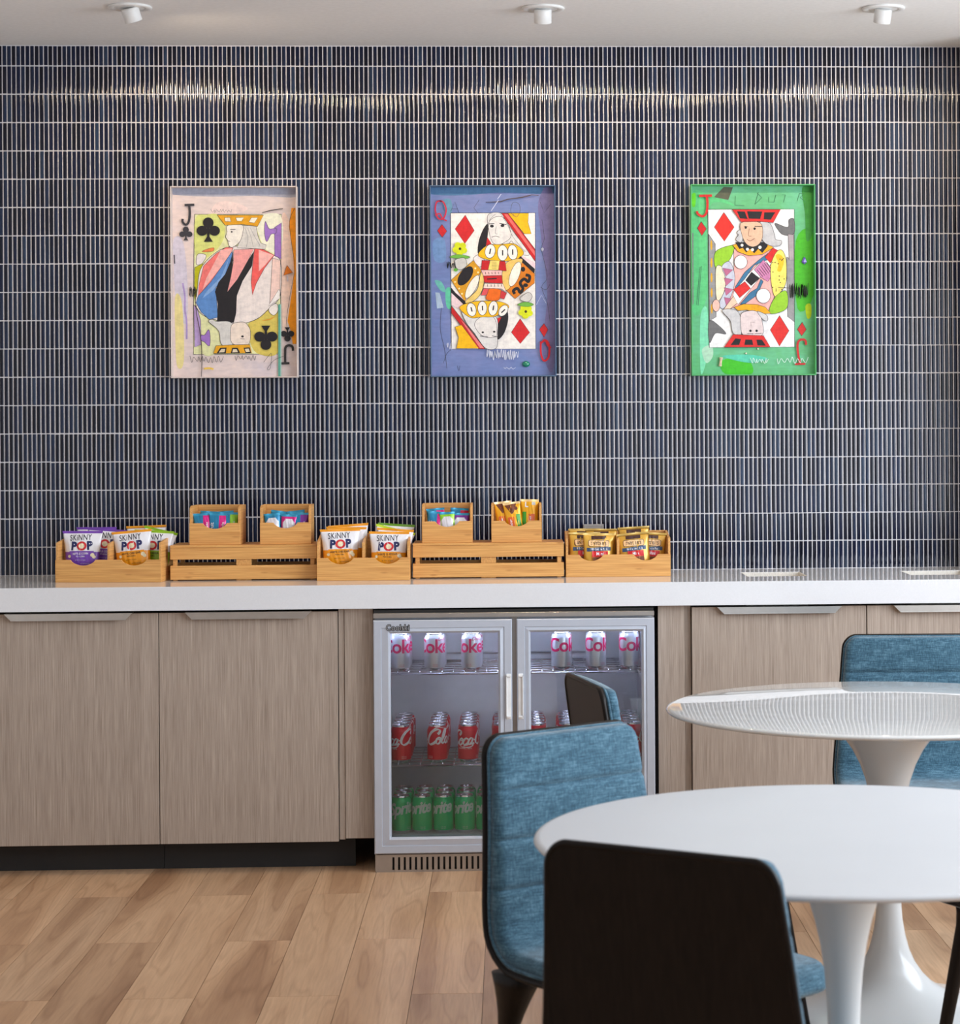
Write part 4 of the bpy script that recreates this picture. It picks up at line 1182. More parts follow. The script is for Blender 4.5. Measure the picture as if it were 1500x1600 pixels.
A1 += [('s', (52, 50, 52), 18, [(912, 1404), (912, 1330), (916, 1284), (940, 1270), (966, 1280), (970, 1310)]), ('l', (52, 50, 52), 17, [(880, 1404), (944, 1402)]),
       ('l', (96, 168, 150), 16, [(872, 965), (868, 1500)]), ('l', (168, 208, 196), 6, [(882, 965), (880, 1500)]),
       ('p', (206, 110, 20), [(930, 676), (972, 730), (904, 752)], 3), ('l', (190, 180, 186), 12, [(932, 756), (934, 796)]),
       ('l', BK, 7, [(95, 596), (98, 662)])]
A1 += scribble((40, 40, 40), 3, 205, 940, 262, 800, 22, 5, 40)
A1 += scribble(INK, 3, 210, 1400, 450, 1340, 16, 8, 28) + scribble(INK, 3, 540, 1380, 700, 1340, 12, 9, 22) + [('s', INK, 3, [(752, 1395), (810, 1330), (800, 1440), (780, 1440), (830, 1380), (900, 1350)]),
       ('s', (232, 196, 90), 14, [(310, 1440), (350, 1436), (380, 1444)])]
def ex1(t, at):
    bm = bmesh.new()
    pts = [(250, 970), (262, 1060), (280, 1150), (292, 1260), (296, 1380), (290, 1498)]
    tube(bm, [(at(*p)[0], -.016, at(*p)[1]) for p in pts], [.0012, .0014, .0015, .0016, .0014, .0010], 6)
    mobj('twig', bm, plain('twig_brown', (0.05, 0.03, 0.025), .8), t, True)
    bm = bmesh.new()
    tube(bm, [(at(*p)[0], -.016, at(*p)[1]) for p in ((748, 286), (820, 268), (902, 256))], [.0012, .0018, .0014], 6)
    mobj('charred_stick', bm, M_black, t, True)

# --- queen of diamonds
A2 = [('q', (84, 124, 164), [(84, 100), (990, 100), (980, 150), (600, 140), (300, 160), (86, 150)]),
      ('q', (104, 150, 176), [(170, 200), (230, 190), (240, 280), (200, 300)]), ('q', (96, 196, 160), [(190, 860), (226, 850), (230, 990), (196, 980)]),
      ('q', (110, 190, 176), [(110, 790), (160, 800), (190, 870), (150, 860)]), ('p', (176, 196, 214), [(114, 876), (146, 880), (174, 990), (126, 996)]),
      ('q', (120, 114, 160), [(880, 200), (990, 160), (990, 1400), (900, 1300), (940, 900), (900, 500)]), ('q', (116, 150, 196), [(100, 500), (180, 480), (190, 640), (110, 640)])]
for y0, y1 in ((990, 1440), ): A2 += [('s', INK, 2.5, [(158, y0), (150, 1150), (180, 1300), (196, y1)]), ('s', INK, 2.5, [(170, 1400), (196, 1330), (228, 1300)])]
A2 += [('s', INK, 2.5, [(904, 340), (920, 480), (900, 560), (940, 760), (900, 840), (940, 960), (958, 1095)]), ('l', INK, 2.5, [(232, 276), (262, 206), (292, 290)]), ('l', INK, 2.5, [(236, 258), (284, 260)]),
       ('l', INK, 2.5, [(442, 192), (402, 252), (450, 316)]), ('l', INK, 2.5, [(892, 210), (920, 290), (970, 226)]), ('s', INK, 2.5, [(960, 820), (930, 860), (890, 840)]),
       ('s', INK, 2.5, [(272, 1420), (284, 1456), (292, 1420)])]
A2 += [('p', (238, 234, 228), [(230, 290), (854, 290), (852, 1298), (230, 1296)], 4)]
A2 += dia([(338, 306), (404, 420), (334, 516), (262, 408)]) + dia([(738, 1074), (808, 1176), (738, 1258), (672, 1174)]) + dia([(166, 374), (202, 424), (168, 470), (132, 420)]) + dia([(914, 1110), (944, 1156), (914, 1210), (880, 1154)])
YE, GD, RD = (244, 186, 24), (222, 160, 36), (196, 36, 40)
U2 = [('p', RD, [(600, 292), (652, 292), (852, 560), (852, 650)], 3), ('p', (226, 108, 104), [(626, 300), (650, 300), (850, 575), (850, 610)]),
      ('p', YE, [(652, 292), (806, 292), (800, 360), (824, 446), (772, 446)], 3),
      ('q', BK, [(506, 372), (470, 410), (436, 500), (430, 590), (480, 560), (500, 480)]), ('p', RD, [(500, 470), (520, 500), (540, 540), (490, 530)]),
      ('q', (224, 222, 220), [(510, 300), (600, 292), (640, 360), (700, 440), (760, 520), (810, 600), (740, 590), (680, 500), (650, 520), (540, 500), (504, 380)], 3),
      ('q', (230, 226, 222), [(512, 360), (560, 320), (620, 326), (664, 400), (672, 470), (620, 512), (580, 524), (540, 510), (514, 440)], 3),
      ('e', BK, (534, 388, 14, 11)), ('e', BK, (612, 384, 14, 11)), ('l', BK, 5, [(510, 372), (552, 370)]), ('l', BK, 5, [(590, 368), (642, 376)]), ('s', (130, 128, 128), 3, [(566, 390), (560, 440), (575, 446)]),
      ('s', (110, 100, 100), 4, [(530, 470), (560, 462), (590, 470)]), ('s', (140, 138, 136), 3, [(600, 300), (650, 380), (690, 470), (780, 580)]), ('s', (140, 138, 136), 3, [(560, 300), (520, 340), (508, 400)]),
      ('q', (238, 226, 226), [(440, 600), (396, 630), (440, 690), (480, 650)], 3),
      ('q', YE, [(430, 600), (500, 530), (600, 524), (700, 520), (768, 586), (700, 640), (600, 646), (500, 636)], 3),
      ('e', (242, 238, 230), (520, 574, 38, 52, .2), 4), ('e', (242, 238, 230), (612, 586, 38, 58, 0), 4), ('e', (242, 238, 230), (686, 582, 36, 56, -.1), 4),
      ('l', BK, 9, [(524, 554), (516, 594)]), ('l', BK, 9, [(612, 566), (612, 606)]), ('l', BK, 9, [(686, 560), (686, 600)])]
A2 += U2
A2 += [('p', (234, 208, 212), [(300, 1010), (232, 970), (232, 860), (380, 940)]), ('p', (234, 208, 212), [(760, 610), (852, 660), (852, 700), (720, 640)])]
A2 += [('p', (218, 156, 34), [(232, 786), (396, 642), (456, 716), (330, 944)], 3), ('e', BK, (336, 756, 42, 82, .62)), ('p', BK, [(232, 842), (262, 880), (356, 962), (330, 976), (232, 880)]),
       ('q', (236, 204, 116), [(456, 716), (474, 800), (440, 900), (370, 956), (334, 944), (420, 860), (440, 780)], 3), ('e', (240, 234, 220), (386, 836, 30, 96, .5), 3),
       ('p', (214, 124, 28), [(756, 640), (848, 740), (846, 810), (702, 926), (640, 866)], 3), ('p', BK, [(742, 610), (850, 706), (846, 742), (728, 632)]),
       ('q', (236, 196, 108), [(700, 634), (760, 640), (700, 760), (660, 850), (620, 850), (608, 740), (640, 660)], 3), ('e', (240, 234, 220), (702, 744, 34, 96, .35), 3),
       ('s', BK, 22, [(700, 890), (690, 866), (720, 850), (740, 880), (760, 850), (740, 810), (770, 780), (800, 800), (810, 760), (780, 750)]), ('e', BK, (762, 708, 16, 18)), ('e', BK, (780, 826, 18, 14))]
for x, y in ((300, 700), (350, 668), (410, 700), (290, 850), (310, 888), (260, 800), (430, 730)): A2.append(('e', (246, 226, 170), (x, y, 7, 7)))
A2 += [('p', RD, [(460, 640), (630, 650), (640, 720), (452, 716)], 3), ('p', (240, 216, 120), [(520, 640), (590, 644), (580, 714), (504, 712)], 3),
       ('p', (236, 190, 186), [(450, 712), (606, 716), (604, 752), (470, 756)], 3), ('p', RD, [(470, 756), (604, 752), (612, 812), (476, 806)], 3), ('l', BK, 8, [(496, 780), (568, 776)]),
       ('p', (238, 218, 206), [(476, 812), (612, 814), (640, 880), (600, 852), (470, 848)], 3), ('p', (218, 84, 90), [(470, 848), (520, 852), (490, 900), (450, 900)], 3),
       ('q', (232, 108, 28), [(520, 850), (596, 860), (600, 900), (570, 940), (490, 930), (500, 880)], 3), ('p', (206, 60, 64), [(600, 864), (640, 884), (620, 930), (590, 920)], 3)]
for i in range(5): A2 += [('l', BK, 4, [(484+24*i, 728), (486+24*i, 744)]), ('l', BK, 4, [(498+26*i, 820), (500+26*i, 836)])]
for i in range(5): A2 += [('l', (150, 120, 70), 2.5, [(532, 656+11*i), (566, 655+11*i)])]
LO = [('p', RD, [(232, 976), (232, 1030), (430, 1296), (478, 1296)], 3), ('p', (228, 128, 128), [(300, 1080), (330, 1110), (470, 1290), (440, 1290)]),
      ('p', YE, [(258, 1134), (306, 1118), (432, 1292), (268, 1292), (284, 1210)], 3),
      ('q', BK, [(640, 1010), (650, 1080), (620, 1180), (570, 1226), (566, 1120), (600, 1050)]), ('p', RD, [(570, 1070), (600, 1062), (570, 1120)]),
      ('q', (220, 218, 216), [(310, 1010), (420, 1060), (560, 1060), (570, 1200), (560, 1290), (480, 1290), (400, 1180), (340, 1100)], 3),
      ('q', (228, 224, 220), [(420, 1080), (490, 1046), (548, 1070), (566, 1150), (552, 1210), (460, 1200), (404, 1130)], 3),
      ('e', BK, (462, 1174, 9, 7)), ('e', BK, (546, 1170, 9, 7)), ('l', BK, 5, [(440, 1200), (500, 1210)]), ('l', BK, 5, [(530, 1200), (568, 1208)]),
      ('q', YE, [(292, 990), (380, 950), (480, 942), (600, 950), (656, 990), (560, 1054), (460, 1060), (370, 1064)], 3),
      ('e', (242, 238, 230), (380, 1006, 34, 50, -.2), 4), ('e', (242, 238, 230), (460, 996, 34, 52, 0), 4), ('e', (242, 238, 230), (540, 996, 34, 54, .15), 4), ('e', (242, 238, 230), (614, 1014, 30, 46, .6), 4),
      ('l', BK, 9, [(376, 988), (384, 1020)]), ('l', BK, 9, [(460, 978), (462, 1012)]), ('l', BK, 9, [(544, 976), (538, 1012)]), ('l', BK, 9, [(628, 1004), (600, 1030)])]
A2 += LO
for cx, cy in ((298, 556), (780, 1022)):
    for k in range(5): A2.append(('e', (214, 222, 32), (cx+30*math.cos(k*1.257+.4), cy+30*math.sin(k*1.257+.4), 25, 23)))
    A2.append(('e', (60, 56, 30), (cx, cy, 10, 10)))
A2 += [('q', (110, 176, 70), [(220, 616), (280, 598), (370, 614), (340, 630), (260, 626)], 2), ('q', (200, 198, 194), [(260, 640), (330, 624), (346, 680), (300, 712), (266, 690)], 3),
       ('q', (110, 176, 70), [(720, 968), (780, 950), (838, 968), (800, 986), (740, 980)], 2), ('q', (206, 202, 198), [(740, 920), (800, 880), (828, 910), (800, 950), (750, 940)], 3), ('e', (96, 170, 60), (265, 712, 16, 12))]
A2 += scribble((40, 40, 40), 4, 200, 690, 262, 660, 16, 5, 26)
RQ = (204, 48, 70)
A2 += [('s', RQ, 11, [(166, 204), (130, 210), (118, 270), (140, 330), (178, 330), (198, 270), (180, 214), (150, 200)]), ('s', RQ, 10, [(116, 308), (150, 296), (170, 330), (202, 350)]),
       ('s', (200, 30, 40), 13, [(890, 1244), (890, 1330), (912, 1386), (946, 1360), (952, 1280), (930, 1236), (896, 1250)]), ('s', (200, 30, 40), 11, [(890, 1260), (920, 1230), (940, 1272), (966, 1290)]),
       ('s', (90, 88, 90), 3, [(700, 320), (674, 280), (690, 216), (734, 226), (742, 280), (716, 322), (690, 300)])]
A2 += scribble((214, 218, 232), 4, 490, 1380, 720, 1300, 34, 2, 40) + scribble((214, 218, 232), 3, 200, 1310, 240, 1230, 8, 4, 30) + scribble((214, 218, 232), 3, 612, 1440, 700, 1440, 6, 6, 8)
A2 += [('l', (214, 218, 232), 4, [(576, 190), (604, 152)]), ('l', (214, 218, 232), 4, [(584, 196), (530, 276)]), ('l', (206, 210, 226), 3, [(860, 970), (896, 900), (930, 960)])]
def ex2(t, at):
    bm = bmesh.new(); pts = [(490, 212), (600, 208), (650, 190), (760, 176), (830, 158), (880, 162)]
    tube(bm, [(at(*p)[0], -.016, at(*p)[1]) for p in pts], [.0010, .0018, .0016, .0020, .0015, .0010], 6)
    mobj('twig', bm, plain('twig_grey', (0.11, 0.08, 0.07), .8), t, True)
    bm = bmesh.new(); x, z = at(780, 1410)
    lathe(bm, [(.0135, 0), (.0138, .002), (.0115, .007), (.006, .010), (0, .0108)], 24)
    o = mobj('green_gem', bm, plain('green_glass', (0.01, 0.22, 0.13), .06, coat=1.0), t, True, (x, -.0115, z)); o.rotation_euler = (PI/2, 0, 0); o.scale = (1.0, .8, 1)
    bm = bmesh.new(); x, z = at(906, 562); bmesh.ops.create_icosphere(bm, subdivisions=1, radius=.006)
    o = mobj('glass_chip', bm, plain('pale_chip', (0.5, 0.52, 0.6), .1, coat=.6), t, False, (x, -.016, z)); o.scale = (.9, .5, 1.2)

# --- jack of diamonds
A3 = [('q', (96, 196, 128), [(74, 200), (190, 150), (400, 240), (200, 260), (190, 900), (80, 1000)]), ('q', (74, 180, 40), [(850, 500), (980, 440), (980, 900), (860, 1000)]),
      ('q', (70, 190, 44), [(300, 1380), (480, 1370), (520, 1480), (320, 1480)]), ('q', (108, 206, 44), [(80, 160), (110, 150), (106, 240), (84, 240)]), ('q', (128, 216, 176), [(140, 1060), (190, 1000), (196, 1300), (140, 1480)]),
      ('q', (176, 216, 190), [(150, 1300), (220, 1270), (230, 1350), (180, 1400)]), ('q', (180, 206, 20), [(920, 980), (960, 970), (960, 1060), (930, 1070)]), ('q', (90, 200, 170), [(300, 1350), (500, 1340), (640, 1370), (500, 1400)]),
      ('p', (128, 132, 130), [(74, 440), (92, 440), (90, 960), (76, 980)]), ('p', (92, 94, 76), [(246, 176), (320, 100), (386, 104), (352, 196)]), ('q', (62, 150, 62), [(900, 110), (980, 110), (980, 420), (930, 500), (920, 300)])]
for pts in ([(404, 168), (400, 236), (470, 240)], [(576, 140), (548, 230)], [(566, 146), (600, 180), (548, 230)], [(652, 176), (650, 214), (690, 214), (704, 160)], [(750, 160), (776, 160), (760, 216)], [(880, 150), (862, 206)], [(880, 150), (916, 150), (884, 180), (926, 214)]):
    A3.append(('l', (56, 110, 80), 3.5, pts))
A3 += [('l', (70, 110, 90), 3, [(150, 684), (124, 974)]), ('l', (70, 110, 90), 3, [(140, 690), (112, 970)])]
A3 += [('p', (236, 236, 236), [(200, 266), (840, 266), (836, 1284), (204, 1286)], 4)]
A3 += dia([(318, 288), (394, 398), (320, 502), (246, 398)], (222, 50, 42)) + dia([(726, 1052), (796, 1164), (724, 1278), (656, 1158)], (216, 50, 46)) + dia([(150, 356), (188, 410), (154, 460), (122, 404)], (200, 40, 40)) + dia([(894, 1102), (924, 1156), (890, 1202), (858, 1154)], (200, 50, 44))
GY, R3, GR = (150, 150, 152), (214, 46, 44), (148, 200, 50)
A3 += [('p', GY, [(204, 450), (252, 520), (256, 1060), (206, 1090)], 3), ('p', GY, [(780, 620), (836, 640), (836, 1100), (786, 1060)], 3), ('q', (110, 110, 112), [(204, 1090), (270, 1120), (328, 1186), (250, 1180), (206, 1250)], 3),
       ('q', (110, 110, 112), [(698, 370), (790, 400), (800, 344), (838, 342), (836, 450), (760, 456), (720, 420)], 3), ('p', (170, 160, 164), [(792, 450), (836, 456), (836, 640), (800, 640)], 3)]
for y in (530, 660, 770, 880, 1000): A3.append(('e', (226, 168, 40), (224, y, 7, 36)))
A3 += [('p', (240, 178, 172), [(390, 556), (660, 560), (740, 600), (690, 900), (660, 1030), (480, 970), (320, 1010), (300, 900), (390, 720)], 3),
       ('q', GR, [(254, 580), (380, 530), (392, 560), (350, 650), (258, 702)], 3), ('q', (238, 226, 196), [(256, 704), (300, 690), (326, 780), (320, 860), (286, 930), (258, 920)], 3),
       ('q', (196, 200, 216), [(300, 690), (350, 650), (384, 700), (396, 790), (370, 900), (310, 1000), (280, 960), (322, 860), (326, 770)], 3)]
for k in range(4): A3.append(('p', (186, 106, 140), [(306+10*(k > 0), 700+72*k), (384, 712+72*k), (330, 760+72*k)], 2))
A3 += [('e', (240, 190, 176), (256, 976, 28, 44, 0), 3), ('p', (240, 206, 180), [(310, 1006), (420, 860), (460, 920), (340, 1018)], 3),
       ('p', (238, 238, 236), [(400, 840), (640, 600), (690, 640), (420, 970), (380, 900)], 3),
       ('p', (64, 118, 156), [(400, 836), (470, 730), (580, 636), (660, 580), (640, 640), (540, 680), (470, 780), (396, 860)], 3), ('p', (64, 118, 156), [(432, 968), (510, 880), (560, 850), (590, 780), (606, 800), (560, 900), (470, 964)], 3),
       ('p', R3, [(386, 858), (470, 800), (512, 850), (430, 920)], 3), ('p', BK, [(476, 790), (520, 730), (580, 776), (516, 830)], 4), ('p', (206, 132, 176), [(540, 712), (608, 640), (690, 730), (640, 800), (590, 770)], 3),
       ('p', R3, [(620, 620), (680, 552), (716, 570), (660, 666)], 3)]
for k in range(6): A3.append(('l', BK, 4, [(560+14*k, 712-12*k), (604+14*k, 764-8*k)]))
A3 += [('q', (240, 224, 110), [(700, 590), (744, 568), (776, 640), (776, 800), (740, 870), (690, 910), (664, 800), (664, 680)], 3), ('q', GR, [(690, 920), (776, 870), (778, 1000), (650, 1036)], 3),
       ('q', (234, 190, 44), [(700, 610), (730, 600), (760, 640), (740, 720), (710, 720), (720, 670)])]
r_ = random.Random(5)
for k in range(18): A3.append(('e', BK, (r_.uniform(676, 766), r_.uniform(600, 880), 4, 4)))
A3 += [('e', (240, 240, 238), (440, 656, 48, 50), 3), ('e', (240, 240, 238), (606, 906, 52, 54), 3),
       ('p', (236, 166, 32), [(380, 530), (470, 510), (640, 520), (684, 550), (600, 600), (500, 610), (420, 580)], 3), ('p', BK, [(400, 510), (640, 510), (640, 540), (600, 590), (570, 560), (540, 592), (510, 560), (480, 586), (456, 552), (430, 560)]),
       ('e', (240, 238, 230), (450, 532, 11, 11)), ('e', (240, 238, 230), (490, 562, 11, 11)), ('e', (240, 238, 230), (527, 566, 11, 11)), ('e', (240, 238, 230), (583, 548, 12, 12)),
       ('q', (196, 196, 198), [(580, 368), (656, 370), (690, 450), (700, 490), (744, 500), (730, 534), (660, 536), (600, 490)], 3), ('q', (196, 196, 198), [(440, 420), (412, 440), (424, 456), (404, 490), (440, 512), (456, 480)], 3),
       ('q', (222, 184, 156), [(446, 366), (584, 366), (604, 460), (580, 520), (530, 544), (480, 520), (448, 450)], 3), ('e', BK, (478, 402, 9, 9)), ('e', BK, (544, 410, 9, 9)),
       ('l', BK, 4, [(466, 392), (496, 396)]), ('l', BK, 5, [(544, 392), (600, 394)]), ('s', (150, 100, 80), 3.5, [(504, 410), (498, 460), (520, 466)]), ('s', (130, 70, 60), 4, [(486, 488), (510, 500), (544, 482)]),
       ('p', R3, [(378, 268), (738, 268), (682, 366), (584, 358), (444, 360)], 3), ('p', BK, [(414, 282), (472, 284), (492, 338), (436, 334)]), ('p', BK, [(488, 282), (602, 284), (586, 338), (502, 336)]), ('p', BK, [(616, 290), (698, 290), (664, 344), (612, 340)])]
A3 += [('p', (232, 166, 32), [(388, 990), (460, 966), (560, 970), (620, 990), (662, 1036), (600, 1040), (480, 1010), (420, 1016)], 3), ('q', (200, 200, 202), [(300, 1010), (420, 1024), (440, 1190), (380, 1180), (360, 1090)], 3),
       ('q', (222, 206, 206), [(440, 1040), (500, 1016), (560, 1024), (592, 1080), (594, 1196), (460, 1198), (436, 1120)], 3), ('q', (200, 200, 202), [(560, 1020), (630, 1050), (634, 1090), (600, 1080)], 3),
       ('e', BK, (508, 1164, 9, 9)), ('e', BK, (554, 1164, 9, 9)), ('l', BK, 4, [(484, 1184), (530, 1186)]), ('l', BK, 4, [(540, 1186), (592, 1184)]), ('l', (150, 130, 130), 3, [(514, 1130), (510, 1100), (540, 1100)]),
       ('p', R3, [(380, 1190), (604, 1200), (654, 1284), (312, 1284)], 3), ('p', BK, [(396, 1220), (438, 1224), (424, 1268), (360, 1268)]), ('p', BK, [(470, 1228), (520, 1230), (528, 1268), (462, 1268)]), ('p', BK, [(552, 1230), (592, 1230), (622, 1274), (560, 1272)])]
A3 += scribble((36, 40, 36), 4, 800, 930, 940, 810, 40, 12, 60) + [('l', INK, 3, [(716, 846), (812, 850)])]
A3 += [('s', (206, 44, 44), 17, [(190, 160), (196, 230), (186, 296), (158, 318), (124, 300), (118, 280)]), ('l', (206, 44, 44), 18, [(134, 168), (230, 166)]),
       ('s', (196, 44, 46), 16, [(874, 1410), (860, 1330), (858, 1260), (880, 1232), (914, 1236), (920, 1270)]), ('l', (196, 44, 46), 14, [(836, 1412), (914, 1410)])]
A3 += scribble((210, 232, 226), 3.5, 510, 1400, 640, 1370, 12, 21, 24) + scribble((210, 232, 226), 3.5, 700, 1396, 930, 1370, 12, 22, 26)
def ex3(t, at):
    bm = bmesh.new(); x, z = at(912, 645); bmesh.ops.create_icosphere(bm, subdivisions=1, radius=.012)
    for v in bm.verts: v.co.x *= (.95 if v.co.z < 0 else .45)
    o = mobj('violet_stone', bm, plain('violet_stone', (0.12, 0.08, 0.42), .25, coat=.5), t, False, (x, -.016, z)); o.scale = (1, .5, 1.15)
    bm = bmesh.new(); x, z = at(286, 1392)
    lathe(bm, [(0, -.016), (.0055, -.0158), (.0062, -.014), (.0050, -.008), (.0046, .004), (.0060, .012), (.0062, .0155), (0, .016)], 16)
    o = mobj('bone_peg', bm, plain('bone', (0.62, 0.50, 0.36), .6, var=.25, scale=120), t, True, (x, -.018, z)); o.rotation_euler = (0, math.radians(7), 0)
    for px, py in ((476, 1330), (564, 1298)):
        x, z = at(px, py); bm = bmesh.new(); box(bm, -.0024, .0024, -.0024, .0024, -.0024, .0024, bev=.0004)
        o = mobj('bead', bm, plain('ivory', (0.75, 0.66, 0.55), .5), t, False, (x, -.014, z)); o.rotation_euler = (0, .6, 0)

painting('card painting of a jack of clubs in a pale frame, leftmost on the tiles', -1.1665, -0.7320, 1.5972, 2.2580, 75, 1012, 95, 1510, A1,
         m_ground('pale_ground', lin((214, 200, 200)), lin((226, 208, 202)), lin((196, 190, 204)), (2, 5, 1)), plain('pale_pink_edge', lin((208, 196, 192)), .6, scale=14, var=.12), ex1)
painting('card painting of a queen of diamonds on blue-violet ground, in the middle', -0.2755, 0.1600, 1.5968, 2.2598, 78, 1003, 92, 1503, A2,
         m_ground('blue_ground', lin((122, 132, 182)), lin((108, 128, 180)), lin((138, 134, 176)), (6, 1, 3)), plain('blue_edge', lin((78, 104, 134)), .6, scale=14, var=.15), ex2)
painting('card painting of a jack of diamonds on green ground, rightmost on the tiles', 0.6306, 1.0660, 1.5964, 2.2620, 68, 988, 88, 1494, A3,
         m_ground('green_ground', lin((104, 188, 144)), lin((94, 176, 112)), lin((112, 194, 156)), (1, 7, 2)), plain('green_edge', lin((84, 172, 106)), .6, scale=14, var=.15), ex3)
# ------------------------------------------------------------------ pedestal tables
PED = [(.270, 0.0), (.271, .004), (.262, .010), (.235, .017), (.200, .025), (.165, .035), (.130, .050), (.100, .070), (.078, .093), (.060, .120), (.047, .150), (.038, .185), (.0315, .225),
       (.0285, .270), (.0268, .330), (.0262, .400), (.0285, .460), (.0325, .510), (.0390, .555), (.0480, .595), (.0620, .640), (.0800, .676), (.104, .704), (.130, .716), (.130, .7215), (0, .7215)]
PED_WIDE = [(r*1.04, z) for r, z in PED if z < .35] + [(.0285, .36), (.0315, .42), (.0380, .475), (.0450, .52), (.0540, .56), (.0680, .60), (.0860, .635), (.1040, .66), (.1230, .685), (.140, .712), (.140, .7215), (0, .7215)]
def table(label, x, y, mtop, mped, R=.530, ped=PED):
    t = tag(empty('pedestal_table', (x, y, 0)), label, 'table', 'round white pedestal tables')
    bm = bmesh.new()
    lathe(bm, [(0, .740), (R*.5, .740), (R-.012, .740), (R-.005, .7390), (R-.001, .7365), (R, .7335), (R-.003, .7300), (R-.012, .7275), (R-.030, .7245), (R-.060, .7220), (0, .7220)], 160)
    mobj('tabletop', bm, mtop, t, True)
    bm = bmesh.new(); lathe(bm, ped, 72)
    mobj('pedestal', bm, mped, t, True)
    return t
table('round white pedestal table nearest the camera, in front of the black chair back', .552, -4.1334, M_matte, M_pedm, .518)
table('glossy round white pedestal table farther back, mirroring the tiles', .910, -2.4422, M_wavy, M_ped, .538, PED_WIDE)

# ------------------------------------------------------------------ upholstered chairs
# side profile of the seat shell, front edge of seat to top of back (y forward is +)
def profile():
    pts = [(.300, .352), (.297, .374), (.272, .383), (.14, .384), (0.0, .383), (-.09, .383), (-.150, .391), (-.192, .428), (-.209, .485), (-.218, .570), (-.230, .670), (-.243, .760), (-.251, .818)]
    q = crom(pts, 8)
    L = [0]
    for a, b in zip(q, q[1:]): L.append(L[-1]+math.hypot(b[0]-a[0], b[1]-a[1]))
    return q, L
PRQ, PRL = profile()
def at_s(s):
    s = max(0, min(PRL[-1], s))
    for i in range(len(PRL)-1):
        if PRL[i+1] >= s: break
    t = (s-PRL[i])/(PRL[i+1]-PRL[i]); a, b = PRQ[i], PRQ[i+1]
    p = (a[0]+(b[0]-a[0])*t, a[1]+(b[1]-a[1])*t)
    d = Vector((b[0]-a[0], b[1]-a[1])).normalized()
    j0, j1 = max(0, i-2), min(len(PRQ)-1, i+3)
    d = Vector((PRQ[j1][0]-PRQ[j0][0], PRQ[j1][1]-PRQ[j0][1])).normalized()
    return p, (-d[1]*-1, d[0]*-1), d     # point, normal towards the sitter, tangent
SL = PRL[-1]
def halfw(s, r=.036, inset=0.0):
    # seat wide, back tapering to the top
    f = s/SL
    if f < .42: w = .212 + .013*math.sin(PI*f/.42*.5)
    elif f < .58: w = .225
    else: w = .225 - .037*((f-.58)/.42)
    w -= inset
    for d, rr in ((s-inset, .06), (SL-s-inset, r)):
        d = max(d, 0)
        if d < rr: w = w - rr + math.sqrt(max(0, rr*rr-(rr-d)**2))
    return w
def frame_pt(u, s, n):
    """u in half-widths, n = distance off the profile towards the sitter"""
    (y, z), nrm, d = at_s(s)
    return Vector((u, y + (-d[1])*(-1)*n, z + d[0]*(-1)*n))
# orientation: moving from seat front (y=+) back and up, tangent = (-1,0) on the seat; sitter side is +z there
def FP(x, s, n):
    (y, z), _, d = at_s(s)
    return (x, y + d[1]*n, z - d[0]*n)
SEAMS = [SL-.110, SL-.205, SL-.300]
def shell_slab(n0, n1, inset=0.0, crown=0.0, nu=20, ns=90, seams=False, r=.036, edge=.010):
    bm = bmesh.new()
    svals = []
    for j in range(ns+1):
        t = j/ns; svals.append(inset + (SL-2*inset)*t)
    for k in (.002, .006, .012, .022, .034): svals += [inset+k, SL-inset-k]
    if seams:
        for q in SEAMS: svals += [q-.010, q-.005, q-.0022, q, q+.0022, q+.005, q+.010]
    svals = sorted(set(round(v, 5) for v in svals))
    us = [-1, -.985, -.95, -.88] + [(-.75+1.5*i/nu) for i in range(nu+1)] + [.88, .95, .985, 1]
    def thick(u, s):
        e = 1-abs(u); dx = e*halfw(s, r, inset)
        ds = min(s-inset, SL-inset-s)
        m = min(dx, ds)
        f = 1.0 if m > edge else math.sqrt(max(0, 1-(1-m/edge)**2))
        h = n1 + crown*(1-u*u)
        if seams:
            for q in SEAMS:
                dd = abs(s-q)
                if dd < .011: h -= .0065*(1-dd/.011)**1.3
        return n0 + (h-n0)*f
    F = [[bm.verts.new(FP(u*halfw(s, r, inset), s, thick(u, s))) for u in us] for s in svals]
    B = [[bm.verts.new(FP(u*halfw(s, r, inset), s, n0)) for u in us] for s in svals]
    for G, fl in ((F, False), (B, True)):
        for j in range(len(svals)-1):
            for i in range(len(us)-1):
                v = [G[j][i], G[j][i+1], G[j+1][i+1], G[j+1][i]]
                try: f = bm.faces.new(v[::-1] if fl else v); f.smooth = True
                except ValueError: pass
    bmesh.ops.remove_doubles(bm, verts=bm.verts, dist=2e-5)
    # close the rim
    bmesh.ops.holes_fill(bm, edges=[e for e in bm.edges if e.is_boundary], sides=0)
    bmesh.ops.recalc_face_normals(bm, faces=bm.faces)
    return bm
def rim_path(inset, n, r=.036):
    R_, L_ = [], []
    k = 70
    ss = [inset+.0005+(SL-2*inset-.001)*(.5-.5*math.cos(PI*i/k)) for i in range(k+1)]
    for s in ss: R_.append(FP(halfw(s, r, inset), s, n))
    for s in reversed(ss): L_.append(FP(-halfw(s, r, inset), s, n))
    return R_+L_
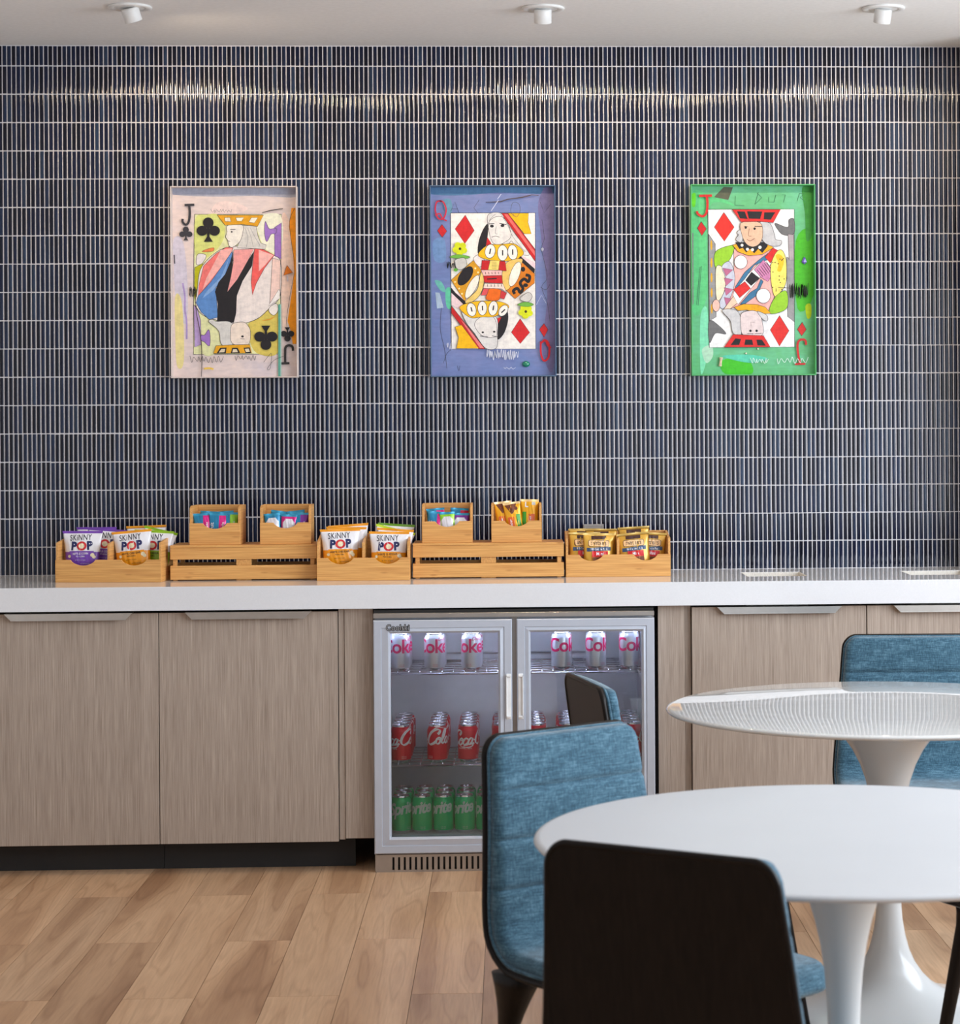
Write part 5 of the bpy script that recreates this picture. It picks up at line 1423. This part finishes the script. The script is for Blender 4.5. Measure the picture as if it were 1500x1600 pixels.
def make_chair():
    t = empty('dining_chair')
    # veneered outer shell with a raised rounded rim
    sh = mobj('shell', shell_slab(-.013, -.001, 0.0, 0.0, edge=.006), M_wood, t)
    bm = bmesh.new(); tube(bm, rim_path(.003, -.010), .0058, 8, closed=True); mobj('shell_rim', bm, M_wood, t, True)
    cu = mobj('cushion', shell_slab(-.0005, .027, .0055, .006, seams=True, edge=.011), M_fab, t)
    bm = bmesh.new(); tube(bm, rim_path(.0050, .002), .0036, 8, closed=True); mobj('piping', bm, M_fab, t, True)
    for sx in (-1, 1):
        for fy in (1, -1):
            bm = bmesh.new()
            top = Vector((sx*(.165 if fy > 0 else .190), .165 if fy > 0 else -.150, .3705)); bot = Vector((sx*.205, .225 if fy > 0 else -.235, 0.0))
            dirv = bot-top; n = 14; rings = []
            for i in range(n+1):
                q = i/n; p = top+dirv*q
                if fy > 0: rr = .0125 + .006*(1-q) + .010*max(0, 1-q*9)
                else: rr = .0115 + .009*(1-q) + .024*max(0, 1-q*3.2)**1.5
                ry = rr*(1.0 if fy > 0 else 1.25)
                rings.append([bm.verts.new(p+Vector((rr*.9*math.copysign(abs(math.cos(a))**.7, math.cos(a)), ry*math.copysign(abs(math.sin(a))**.7, math.sin(a)), 0))) for a in [2*PI*k/16 for k in range(16)]])
            for i in range(n):
                for k in range(16): bm.faces.new([rings[i][k], rings[i][(k+1) % 16], rings[i+1][(k+1) % 16], rings[i+1][k]])
            bm.faces.new(rings[0]); bm.faces.new(rings[-1][::-1]); bmesh.ops.recalc_face_normals(bm, faces=bm.faces)
            mobj('leg', bm, M_wood, t, True)
    # stretcher rails tying the leg tops under the seat
    bm = bmesh.new(); box(bm, -.150, .150, -.105, .155, .349, .364, bev=.003); mobj('underframe', bm, M_wood, t)
    return t
ch0 = make_chair()
def chair(first, x, y, fx, fy, label):
    o = ch0 if first else copy_tree(ch0)
    o.location = (x, y, 0); o.rotation_euler = (0, 0, math.atan2(-fx, fy))
    tag(o, label, 'chair', 'blue tweed dining chairs around the white tables')
    return o
chair(True, .2495, -3.542, .61, -.79, 'blue tweed dining chair facing the near table, its cushioned front in view')
chair(False, .347, -4.454, .54, .842, 'dining chair nearest the camera, its plain black shell back in view')
chair(False, .424, -2.440, .98, .20, 'dining chair seen edge-on before the fridge, brown shell and blue side')
chair(False, 1.128, -1.675, -.06, -1.0, 'dark blue dining chair at the far side of the glossy table')
chair(False, 1.226, -3.020, -.47, .88, 'dining chair between the tables at the right edge, only a dark leg in view')
